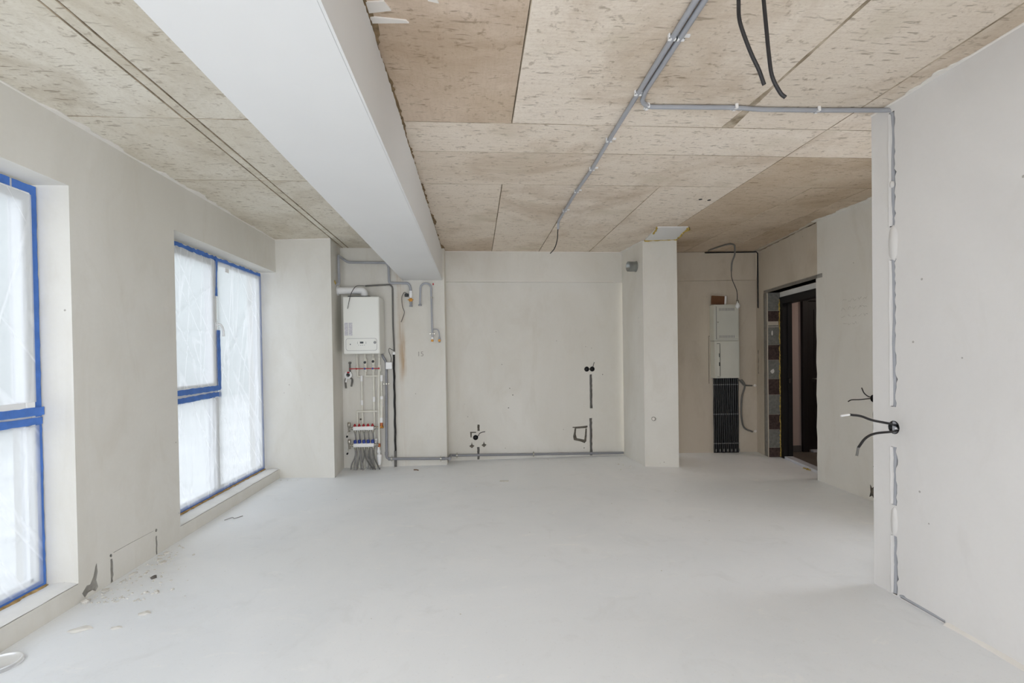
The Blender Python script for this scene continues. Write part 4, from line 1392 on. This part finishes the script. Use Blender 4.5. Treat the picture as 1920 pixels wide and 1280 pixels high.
# gas pipe with solenoid
gp = thing('gas_pipe', (-1.0, YA, 2.3), 'pale grey gas pipe over the niche ending in a valve', 'pipe')
xw = -1.655
build('pipe', MB().tube(bend([(-1.662, 6.00, 2.262), (-1.615, 6.02, 2.262), (-1.618, 6.035, 2.30), (-1.622, 6.04, 2.61), (-1.615, YA - .05, 2.60), (-1.56, YA - .04, 2.562), (-1.085, YA - .04, 2.555), (-1.062, YA - .04, 2.50), (-1.060, YA - .04, 2.304), (-.82, YA - .04, 2.300), (-.797, YA - .04, 2.24), (-.797, YA - .04, 2.17)], .03, 6), .0155, 12), PIPE_L, gp)
build('valve_body', MB().lathe((-.797, YA - .04, 2.165), (0, 0, 1), [(-.05, .014), (-.03, .022), (.01, .023), (.02, .018), (.03, .021), (.04, .018)], 12), WHITEP, gp)
so = build('solenoid', MB().rbox((-.870, YA - .065, 2.130), (-.822, YA - .02, 2.168), .005), BLACK, gp)
build('wire', MB().tube(spline([(-.848, YA - .05, 2.168), (-.856, YA - .055, 2.180), (-.878, YA - .06, 2.178), (-.906, YA - .05, 2.117), (-.898, YA - .05, 2.004), (-.878, YA - .05, 1.931), (-.92, YA - .05, 1.814)]), .0035, 6), CABLE, so)
build('brass_tap', MB().lathe((-.797, YA - .04, 2.09), (0, 0, 1), [(-.022, .014), (-.015, .020), (.015, .020), (.022, .014)], 8).rbox((-.832, YA - .068, 2.085), (-.762, YA - .058, 2.097), .003), YELLOW, gp)
build('tail', MB().lathe((-.796, YA - .04, 2.02), (0, 0, 1), [(-.012, .022), (.0, .022), (.004, .016), (.05, .016)], 12), PIPE_L, gp)

# U-shaped pipe with two taps
up_ = thing('tap_pipe', (-.55, YA, 1.56), 'pale grey inverted-U pipe with two small brass taps', 'pipe')
yu = YA - .045
arc = [(-.607 - .067 * math.cos(math.pi * i / 12), yu, 2.236 + .062 * math.sin(math.pi * i / 12)) for i in range(13)]
build('pipe', MB().tube([(-.682, yu, 2.03)] + arc + [(-.538, yu, 2.0), (-.535, yu, 1.62)], .0125, 12), PIPE_L, up_)
build('flange', MB().lathe((-.682, yu, 2.028), (0, 0, 1), [(-.012, .022), (.004, .022), (.010, .014)], 12), PIPE_L, up_)
build('branch', MB().tube(bend([(-.535, yu, 1.722), (-.462, yu, 1.722), (-.447, yu, 1.66), (-.448, yu, 1.61)], .035, 6), .008, 10), PIPE_L, up_)
for x, c_ in ((-.536, WHITEP), (-.448, PIPE_L)):
    tp = build('tap', MB().lathe((x, yu, 1.60), (0, 0, 1), [(-.05, .009), (-.046, .011), (-.02, .012), (0, .016), (.02, .013), (.03, .010)], 10), c_, up_)
    build('tap_handle', MB().lathe((x, yu - .014, 1.578), (0, -1, 0), [(0, .010), (.012, .018), (.018, .015)], 10), YELLOW, tp)
for z in (2.119, 1.664):
    build('clip', MB().lathe((-.537, yu, z), (0, 0, 1), [(-.006, .016), (.006, .016)], 12).rbox((-.572, yu + .002, z - .006), (-.502, yu + .010, z + .006), .002).cyl((-.537, yu, z), (-.537, YA, z), .004, 6), STEEL, up_)
build('tag', MB().rbox((-.526, YA - .010, 2.28), (-.510, YA - .002, 2.305), .003), RED, up_)
# yellow foam plug where the gas pipe enters the return wall
R = random.Random(6)
fp = MB()
for i in range(9):
    fp.lathe((-1.652 + R.uniform(-.004, .004), 5.96 + R.uniform(-.03, .03), 2.27 + R.uniform(-.03, .03)), (1, 0, 0), [(-.012, .006), (0, .016), (.012, .004)], 8)
tag(build('foam_plug', fp, FOAM), 'yellow foam plug where the gas pipe enters the wall', 'foam')

# pencilled number on the pillar
fc = bpy.data.curves.new('pencil', 'FONT')
fc.body = '15'
fc.size = 0.085
fc.extrude = 0.0004
fo_ = bpy.data.objects.new('tmp', fc)
me = bpy.data.meshes.new_from_object(fo_)
bpy.data.objects.remove(fo_)
pn = bpy.data.objects.new('pencil_number', me)
COL.objects.link(pn)
me.materials.append(PENCIL)
pn.location = (-.735, YA - .0045, 1.385)
pn.rotation_euler = (HP, 0, 0)
pn.parent = wall_pillar = bpy.data.objects['wall_pillar']


R = random.Random(15)
pm = MB()
for row in range(4):
    for kk in range(5 if row < 3 else 3):
        s_ = (JR - Vector((3.611, 4.55))).length + kk * .07 + R.uniform(-.01, .01)
        z_ = 1.86 - row * .075
        pm.tube(spline([nwp(s_ + .022 * (q - 1.5) / 1.5 + R.uniform(-.008, .008), z_ + R.uniform(-.016, .016), .0005) for q in range(4)], 3), .0009, 4)
build('pencil_marks', pm, PENCIL, wall_passage)['kind'] = 'stuff'


# ------------------------------------------------------------------ socket boxes and groove cables
def cup(c, nrm, r, depth, mat, name='cup', parent=None, n=18):
    """open round back box sunk in the wall: rim, inside wall, bottom"""
    return build(name, MB().lathe(c, nrm, [(-depth, .001), (-depth, r - .003), (.001, r - .003), (.003, r - .001), (.002, r), (-depth, r)], n, True, False), mat, parent)


B3 = Vector((BNRM.x, BNRM.y, 0))
s1 = thing('socket_box', bw(U(1.54), 1.178), 'pair of black socket boxes at eye height on back wall', 'socket')
for x in (1.502, 1.577):
    cup(bw(U(x), 1.178), B3, .034, .045, BLACK, 'cup', s1)
build('web', MB().rbox(bw(U(1.53), 1.172, -.012), bw(U(1.55), 1.184, .002), .002), BLACK, s1)
build('wire', MB().tube(spline([bw(U(1.572), 1.175, -.03), bw(U(1.580), 1.205, .02), bw(U(1.590), 1.245, .03), bw(U(1.600), 1.272, .03)]), .0045, 6), CABLE, s1)
build('wire_tip', MB().tube([bw(U(1.600), 1.272, .03), bw(U(1.603), 1.292, .03)], .004, 6), WHITEP, s1)
s2 = thing('socket_box', bw(U(-.014), .297), 'single black socket box low on back wall by the pillar', 'socket')
cup(bw(U(-.014), .297), B3, .034, .045, BLACK, 'cup', s2)
build('wire', MB().tube(spline([bw(U(.0), .300, -.02), bw(U(.024), .325, .02), bw(U(.036), .352, .035), bw(U(.070), .372, .05), bw(U(.112), .379, .05)]), .0045, 6), CABLE, s2)
for x, z0_, z1_, lb in ((1.556, .645, 1.10, 'upper black cable in the chase below the paired sockets'), (1.548, .006, .510, 'lower black cable in the chase beside the cut square')):
    pts = [bw(U(x + .002 * math.sin(i)), z0_ + (z1_ - z0_) * i / 10, -.010) for i in range(11)]
    tag(build('groove_cable', MB().tube(pts, .011, 8), HOSE_D), lb, 'cable')
tag(build('groove_cable', MB().tube([bw(U(.021 + .001 * i), .006 + .16 * i / 5, -.008) for i in range(6)], .011, 8), HOSE_D), 'short dark cable in the chase under the low socket', 'cable')

N3 = Vector((NN.x, NN.y, 0))
s3 = thing('socket_box', nwp(s_box, .94), 'black socket box with two wires behind the partition end', 'socket')
cup(nwp(s_box, .94), N3, .034, .045, BLACK, 'cup', s3)
build('wire', MB().tube(spline([nwp(s_box - .005, .95, -.02), nwp(s_box - .01, .955, .03), nwp(s_box - .03, .985, .06), nwp(s_box - .05, 1.035, .07)]), .005, 6), CABLE, s3)
build('wire', MB().tube(spline([nwp(s_box - .005, .94, -.02), nwp(s_box - .01, .938, .04), nwp(s_box - .02, .93, .11), nwp(s_box - .03, .928, .18), nwp(s_box - .035, .912, .21)]), .005, 6), CABLE, s3)

s4 = thing('socket_box', (XR, 2.577, .944), 'black socket box with two bare-ended wires on right wall', 'socket')
cup((XR, 2.577, .944), (-1, 0, 0), .036, .05, BLACK, 'cup', s4)
build('wire', MB().tube(spline([(XR + .03, 2.575, .950), (XR - .04, 2.54, .966), (2.237, 2.50, .978), (2.137, 2.50, .999), (2.07, 2.50, 1.023), (2.007, 2.50, 1.032)]), .0065, 8), CABLE, s4)
build('wire_tip', MB().tube([(2.007, 2.50, 1.032), (1.957, 2.50, 1.027)], .0055, 8), WHITEP, s4)
build('wire', MB().tube(spline([(XR + .03, 2.575, .935), (XR - .03, 2.54, .928), (2.237, 2.50, .933), (2.15, 2.50, .926), (2.096, 2.50, .902), (2.055, 2.50, .853)]), .0065, 8), CABLE, s4)
build('wire_tip', MB().tube([(2.055, 2.50, .853), (2.046, 2.50, .808)], .0062, 8), HOSE_D, s4)
build('tape_wrap', MB().tube([(XR + .02, 2.565, .925), (XR - .008, 2.555, .942)], .006, 8), WHITEP, s4)

# conduit in the right wall chase, up to the ceiling and across it
cb = thing('ceiling_conduit', (.93, 2.6, H), 'grey conduit crossing the ceiling and dropping down right wall', 'conduit')
zc = H - .014
run = [(.935, -1.8, zc), (.9, 1.0, zc), (.902, 1.86, zc), (.900, 2.50, zc), (.915, 2.60, zc), (.97, 2.655, zc), (1.46, 2.640, zc), (1.62, 2.655, zc), (1.95, 2.648, zc), (2.318, 2.632, zc), (2.340, 2.588, zc - .02), (2.345, 2.580, zc - .06)]
build('tube', MB().tube(bend(run, .03, 5), .0125, 10), PIPE_L, cb)
build('drop_tube', MB().tube([(2.345 + .003 * math.sin(i * .9), 2.581 + .002 * math.cos(i * 1.7), zc - .06 - (zc - .07) * i / 40) for i in range(41)], .0125, 10), PIPE_L, cb)


def clip(x, y, ax_, parent, z=H):
    """white saddle clip screwed to the ceiling"""
    a = Vector((1, 0, 0)) if ax_ == 'x' else Vector((0, 1, 0))
    b_ = Vector((0, 1, 0)) if ax_ == 'x' else Vector((1, 0, 0))
    mb = MB().obox((x, y, z - .022), a, b_, (0, 0, 1), .008, .019, .003)
    for s in (-1, 1):
        mb.obox(Vector((x, y, z - .012)) + b_ * s * .0165, a, b_, (0, 0, 1), .008, .003, .012)
    mb.obox(Vector((x, y, z - .004)) + b_ * .030, a, b_, (0, 0, 1), .007, .014, .004)
    return build('clip', mb, WHITEP, parent)


for x, y, a_ in ((.9005, 2.07, 'y'), (.965, 2.6545, 'x'), (1.46, 2.640, 'x'), (1.945, 2.648, 'x')):
    clip(x, y, a_, cb)
low_c = MB().tube([(XR + .008, 2.545, .014), (XR + .006, 2.42, .013), (XR + .008, 2.28, .012)], .010, 8)
build('floor_tube', low_c, PIPE_L, cb)

ca = thing('ceiling_conduit', (.87, 4.0, H), 'straight grey conduit running along the ceiling towards back wall', 'conduit')
run = [(.90, -1.8, zc), (.875, 1.0, zc), (.868, 1.86, zc), (.868, 2.55, zc), (.868, 3.1, zc), (.874, 3.55, zc), (.860, 4.05, zc), (.862, 4.9, zc), (.866, 4.985, zc - .004), (.866, 5.0, 2.665)]
build('tube', MB().tube(bend(run, .02, 5), .0125, 10), PIPE_L, ca)
build('wire', MB().tube(spline([(.866, 5.0, 2.68), (.862, 5.0, 2.644), (.855, 5.0, 2.556), (.826, 5.0, 2.469), (.781, 5.0, 2.417)]), .005, 7), CABLE, ca)
for x, y in ((.868, 2.07), (.868, 2.52), (.868, 3.08), (.874, 3.56), (.860, 4.05), (.862, 4.6)):
    clip(x, y, 'y', ca)

# two black cables hanging from the slab near the viewer
hc = [(.9, 1.58, 2.75), (.899, 1.6, 2.66), (.900, 1.6, 2.561), (.901, 1.6, 2.505), (.912, 1.6, 2.461), (.942, 1.6, 2.384), (.969, 1.6, 2.329), (.987, 1.6, 2.280)]
tag(build('hanging_cable', MB().tube(spline(hc), .0065, 10), CABLE), 'shorter black cable hanging from the ceiling', 'cable')
hc = [(.975, 1.58, 2.75), (.98, 1.6, 2.66), (.988, 1.6, 2.564), (.996, 1.6, 2.475), (1.005, 1.6, 2.379), (1.016, 1.6, 2.308), (1.043, 1.6, 2.256), (1.062, 1.6, 2.239)]
tag(build('hanging_cable', MB().tube(spline(hc), .0065, 10), CABLE), 'longer black cable hanging from the ceiling, tip curling right', 'cable')

# ------------------------------------------------------------------ duct stub and sleeve on the column
S3 = Vector((-ck.y, ck.x, 0))
if S3.x > 0:
    S3 = -S3
dc = Vector((2.029, 6.043, 2.470))
vd = thing('vent_duct', dc, 'short galvanised duct stub on the column side', 'duct')
build('tube', MB().lathe(dc - S3 * .04, S3, [(0, .062), (.145, .062), (.147, .0635), (.150, .062), (.149, .0595), (.06, .0595), (.06, .001)], 28, True, False), ZINC, vd)
build('bore_shade_disc', MB().lathe(dc - S3 * .02, S3, [(0, .058), (.01, .058)], 24), BLACK, vd)  # black disc put in for the shade inside the duct
build('seal_ring', MB().lathe(dc, S3, [(-.004, .070), (.005, .068), (.006, .062)], 24, True, False), CEM, vd)
cf_ = (CFR - CFL).normalized()
C3 = Vector((cf_.y, -cf_.x, 0))
sp_ = Vector((2.146, 5.8098, .583))
sl_ = thing('pipe_sleeve', sp_, 'small round pipe sleeve low on the column front', 'sleeve')
build('ring', MB().lathe(sp_, C3, [(-.01, .026), (.010, .026), (.011, .024), (.010, .021), (-.01, .021)], 18, True, False), CEM, sl_)
build('plug', MB().lathe(sp_, C3, [(-.01, .020), (.007, .020), (.010, .012), (.0105, .001)], 16), PL_PATCH, sl_)

# ------------------------------------------------------------------ electrical cabinets
hx, hn = Vector((HU.x, HU.y, 0)), Vector((HN.x, HN.y, 0))


def cab_box(mb, x0, x1, z0, z1, d0, d1):
    """box on the hall back wall, from depth d0 to d1 off its face"""
    c = hb((x0 + x1) / 2, (z0 + z1) / 2, (d0 + d1) / 2)
    return mb.obox(c, hx, hn, (0, 0, 1), (x1 - x0) / 2 / 1.0, (d1 - d0) / 2, (z1 - z0) / 2)


# the wall plane lies .02 behind the hb() face
e1 = thing('electrical_cabinet', hb(3.38, 1.53), 'upper pale grey metal cabinet with louvred door', 'cabinet')
build('body', cab_box(MB(), 3.216, 3.550, 1.534, 2.020, -.0185, .118), CABI, e1)
dz = build('door', cab_box(MB(), 3.252, 3.540, 1.556, 1.994, .118, .124), CABI, e1)
lv = MB()
for k in range(11):
    for z0_, z1_ in ((1.936, 1.972), (1.572, 1.606)):
        x = 3.285 + k * .0195
        cab_box(lv, x, x + .008, z0_, z1_, .1235, .1265)
tag(build('vent_slot', lv, GREYPRINT, dz), kind='stuff')
build('gap_shade_strip', cab_box(MB(), 3.2475, 3.252, 1.553, 1.997, .116, .1195), LED, e1)  # solid strips; their darker colour gives the shade of the door gap
build('gap_shade_strip', cab_box(MB(), 3.2475, 3.543, 1.5525, 1.5555, .116, .1195), GREYPRINT, e1)
build('lock', MB().lathe(hb(3.268, 1.782, .124), hn, [(0, .009), (.004, .009), (.005, .004)], 12), STEEL, dz)
e2 = thing('electrical_cabinet', hb(3.38, 1.03), 'lower pale grey metal cabinet with side slots', 'cabinet')
build('body', cab_box(MB(), 3.222, 3.555, 1.030, 1.530, -.0185, .118), CABI, e2)
d3 = build('door', cab_box(MB(), 3.296, 3.545, 1.046, 1.500, .118, .126), CABI, e2)
build('service_strip', cab_box(MB(), 3.252, 3.290, 1.046, 1.500, .1175, .121), CABI, e2)
for z0_, z1_, x0_, x1_ in ((1.494, 1.500, 3.252, 3.292), (1.046, 1.050, 3.255, 3.292), (1.315, 1.365, 3.279, 3.287), (1.195, 1.245, 3.279, 3.290), (1.06, 1.49, 3.291, 3.2955)):
    build('slot', cab_box(MB(), x0_, x1_, z0_, z1_, .120, .1225), LED, e2)
# offcut of cardboard tucked behind the upper cabinet
cd = thing('cardboard_offcut', hb(3.33, 2.02), 'brown cardboard offcut leaning on top of the upper cabinet', 'cardboard')
q = Matrix.Rotation(-.06, 3, hn)
build('sheet', MB().obox(hb(3.31, 2.088, .03), q @ hx, q @ hn, q @ Vector((0, 0, 1)), 0.088, .012, .058), CARD, cd)
build('torn_edge', MB().obox(hb(3.408, 2.0865, .03), q @ hx, q @ hn, q @ Vector((0, 0, 1)), 0.012, .013, .056), WHITEP, cd)

# black conduits falling from the cabinets to the floor
cbn = thing('conduit_bundle', hb(3.42, 0), 'bundle of black conduits strapped below the cabinets', 'conduits')
R = random.Random(13)
NB = 13
for i in range(NB):
    x = 3.247 + (3.592 - 3.247) * (i + .5) / NB
    pts = []
    for j in range(15):
        z = 1.03 - 1.03 * j / 14
        pts.append(hb(x + .0020 * math.sin(j * .7 + i * 1.3) * (1 if 2 < j < 13 else .4), z, .000 + .003 * math.sin(j * .8 + i * 2.1)))
    build('conduit', MB().tube(pts, .0137, 8), BLACK, cbn)
    if i % 2 == 0:
        build('tie', MB().obox(hb(x + .012, .035, .02), hx, hn, (0, 0, 1), .006, .003, .018), HOSE_G, cbn)
for z in (.936, .532, .131):
    st = MB()
    for i in range(NB):
        x = 3.247 + (3.592 - 3.247) * i / NB
        st.obox(hb(x, z, .017), hx, hn, (0, 0, 1), .004, .006, .005)
    cab_box(st, 3.24, 3.60, z - .002, z + .002, .014, .019)
    build('strap', st, GREYPRINT, cbn)
tag(build('side_cable', MB().tube(spline([hb(3.600, 1.00, .01), hb(3.619, .974, .015), hb(3.645, .94, .02), hb(3.677, .922, .01), hb(3.783, .915, -.005)]), .011, 8), HOSE_D), 'short dark cable bending right just under the cabinets', 'cable')
tag(build('side_cable', MB().tube(spline([hb(3.630, 1.0, .012), hb(3.650, .95, .048), hb(3.652, .89, .048), hb(3.634, .78, .02), hb(3.622, .62, .015), hb(3.629, .454, .015), hb(3.668, .335, .01), hb(3.784, .280, -.005)]), .011, 8), HOSE_D), 'long dark cable curving down right of the conduit bundle', 'cable')
tag(build('wall_hook', cab_box(MB(), 3.235, 3.272, 1.094, 1.108, -.02, .012), BLACK), 'small black cable stub left of the lower cabinet', 'cable')
for z in (.915, .285):
    o = build('plaster_dab', MB().lathe(hb(3.83, z, -.03), hn, [(0, .024), (.016, .018), (.02, .004)], 8), PL_PATCH, wall_hall)

# bare bulb on its cable
lb = thing('pendant_bulb', (3.272, 6.06, H), 'bare bulb hanging on a thin cable before the cabinets', 'lamp')
build('sleeve', MB().tube(spline([(3.125, 6.36, H - .012), (3.14, 6.22, H - .012), (3.17, 6.05, H - .012), (3.20, 5.93, H - .02), (3.245, 5.93, H - .03), (3.262, 5.94, 2.69), (3.265, 5.95, 2.60), (3.246, 5.98, 2.51), (3.247, 6.0, 2.40)]), .0095, 8), HOSE_D, lb)
build('cord', MB().tube(spline([(3.247, 6.0, 2.40), (3.249, 6.0, 2.34), (3.264, 6.0, 2.279), (3.316, 6.0, 2.152), (3.322, 6.0, 2.035)]), .0045, 7), CABLE, lb)
build('lampholder', MB().lathe((3.324, 6.0, 2.045), (0, 0, -1), [(0, .006), (.006, .014), (.04, .017), (.044, .015)], 14), STEEL, lb)
build('bulb', MB().lathe((3.326, 6.0, 2.005), (0, 0, -1), [(0, .013), (.012, .016), (.03, .027), (.048, .029), (.064, .022), (.074, .006), (.075, .001)], 16), BULB, lb)
build('hook', MB().tube([(3.20, 5.93, H), (3.20, 5.93, H - .035), (3.21, 5.93, H - .035)], .003, 6), STEEL, lb)
tag(build('corner_cable', MB().tube(bend([hb(3.135, H - .016, .044), hb(3.78, H - .016, .044), (3.822, 6.405, H - .016), (3.832, 6.395, H - .04), (3.832, 6.395, 1.97)], .02), .008, 8), CABLE), 'black cable along the hall ceiling corner and down', 'cable')

# ------------------------------------------------------------------ rubble and bits on the floor
R = random.Random(99)


def chunk_mesh(seed, sx, sy, sz):
    """broken plaster: an irregular faceted lump"""
    import bmesh
    r = random.Random(seed)
    bm = bmesh.new()
    bmesh.ops.create_icosphere(bm, subdivisions=1, radius=1)
    for w in bm.verts:
        k = r.uniform(.65, 1.15)
        w.co = Vector((w.co.x * sx * k, w.co.y * sy * k, max(-.55, w.co.z) * sz * r.uniform(.8, 1.1)))
    zmin = min(w.co.z for w in bm.verts)
    for w in bm.verts:
        w.co.z -= zmin
    me_ = bpy.data.meshes.new('chunk')
    bm.to_mesh(me_)
    bm.free()
    return me_


variants = [chunk_mesh(i, 1.0, R.uniform(.5, .9), R.uniform(.35, .6)) for i in range(8)]
for v_ in variants:
    v_.materials.append(CHUNK)


def chunk(x, y, size, label, group=None, mesh=None, mat=None, rot=None, name='plaster_chunk', cat='rubble'):
    me_ = mesh or R.choice(variants)
    if mat is not None:
        me_ = me_.copy()
        me_.materials.clear()
        me_.materials.append(mat)
    o = bpy.data.objects.new(name, me_)
    COL.objects.link(o)
    o.location = (x, y, -.0008)
    o.scale = (size, size, size)
    o.rotation_euler = (0, 0, R.uniform(0, 6.28) if rot is None else rot)
    return tag(o, label, cat, group)


chunk(-2.235, 3.10, .032, 'rounded plaster lump against the wall foot by the first slot')
chunk(-2.245, 2.965, .030, 'pale stone lump at the chipped corner below near window')
chunk(-2.225, 3.325, .038, 'long flat plaster flake against the foot of left wall', None, chunk_mesh(31, 1.2, .4, .3), CHUNK, 1.3)
chunk(-2.056, 3.261, .024, 'dark grey mortar chunk lying apart on the floor', None, chunk_mesh(32, 1.0, .7, .6), CHUNK_D)
chunk(-2.225, 3.66, .026, 'plaster chunk at the foot of the second slot')
chunk(-2.15, 3.50, .030, 'flat plaster flake out from the wall foot', None, chunk_mesh(33, 1.2, .8, .25), CHUNK)
chunk(-2.20, 3.55, .022, 'small plaster flake near the second slot', None, chunk_mesh(34, 1.0, .8, .3), CHUNK)
chunk(-1.815, 2.797, .034, 'plaster crumb cluster farthest out on the floor', None, chunk_mesh(35, 1.1, .6, .35), CHUNK)
chunk(-2.044, 2.659, .045, 'long white plaster smear lump below near window curb', None, chunk_mesh(36, 1.5, .45, .3), CHUNK, 0.5)
chunk(-1.91, 3.05, .026, 'white plaster bit in the middle of the spill', None, chunk_mesh(37, 1.0, .6, .5), CHUNK)
chunk(-1.87, 2.666, .030, 'white flake well out in front of near window', None, chunk_mesh(38, 1.2, .5, .25), CHUNK)
for i in range(120):
    t = R.random()
    y = 2.95 + 0.85 * R.random() ** 1.9
    x = -2.25 + abs(R.gauss(0, .16)) * (1.25 - (y - 2.95) * .9)
    chunk(x, y, R.choice((.005, .007, .009, .011, .014)), 'small plaster crumb in the spill along the left wall foot', 'plaster crumbs by the left wall', None, None, None, 'plaster_crumb')
for i in range(30):
    y = R.uniform(2.6, 5.9)
    x = R.uniform(-1.9, 2.0)
    chunk(x, y, R.choice((.003, .004, .005, .007)), 'tiny plaster speck scattered on the open floor', 'specks on the open floor', None, None, None, 'plaster_crumb')
for i, (x, y) in enumerate(((1.76, 5.99), (1.80, 5.93), (1.86, 5.84), (1.70, 5.7))):
    chunk(x, y, .012 + .003 * (i == 0), ('largest plaster bit near the drain pipe end left of the column', 'second plaster bit out from the drain pipe end', 'plaster bit nearest the column foot', 'plaster bit farthest from the back wall left of the column')[i])
for i in range(16):
    x = -2.0 + R.uniform(-.25, .0) if i < 5 else R.uniform(-1.6, 1.9)
    y = 5.72 if i < 5 else 6.2 + R.uniform(-.1, .03)
    if i >= 5 and x > -.35:
        y += .16
    chunk(x, y, R.uniform(.005, .011), 'plaster crumb along the foot of the back wall', 'crumbs along the back wall', None, None, None, 'plaster_crumb')
tag(build('wire_offcut', MB().tube(spline([(-2.165, 4.36, .004), (-2.13, 4.42, .006), (-2.10, 4.40, .004), (-2.06, 4.46, .004)]), .003, 6), HOSE_G), 'bent wire offcut on the floor by the far window', 'wire')
tag(build('twig', MB().tube([(-.77, 6.03, .005), (-.735, 6.02, .006), (-.71, 6.0, .004)], .006, 6), CARD), 'small dark stick on the floor before the pillar', 'stick')
tag(build('paper_scrap', MB().add([(.24, 5.34, .003), (.33, 5.33, .002), (.35, 5.385, .004), (.25, 5.39, .002), (.24, 5.34, .0), (.33, 5.33, .0), (.35, 5.385, .0), (.25, 5.39, .0)], [(0, 1, 2, 3), (4, 5, 6, 7), (0, 1, 5, 4), (1, 2, 6, 5), (2, 3, 7, 6), (3, 0, 4, 7)]), CHUNK), 'thin pale scrap lying in the middle of the floor', 'scrap')

# clear plastic lid lying at the near left
ld = thing('plastic_lid', (-2.19, 2.385, 0), 'round clear plastic lid lying on the floor below near window', 'lid')
build('disc', MB().lathe((-2.19, 2.385, .0), (0, 0, 1), [(.010, .001), (.011, .066), (.015, .074), (.018, .080), (.015, .086), (.003, .089), (.0, .088)], 40, True, False), CLEAR, ld)
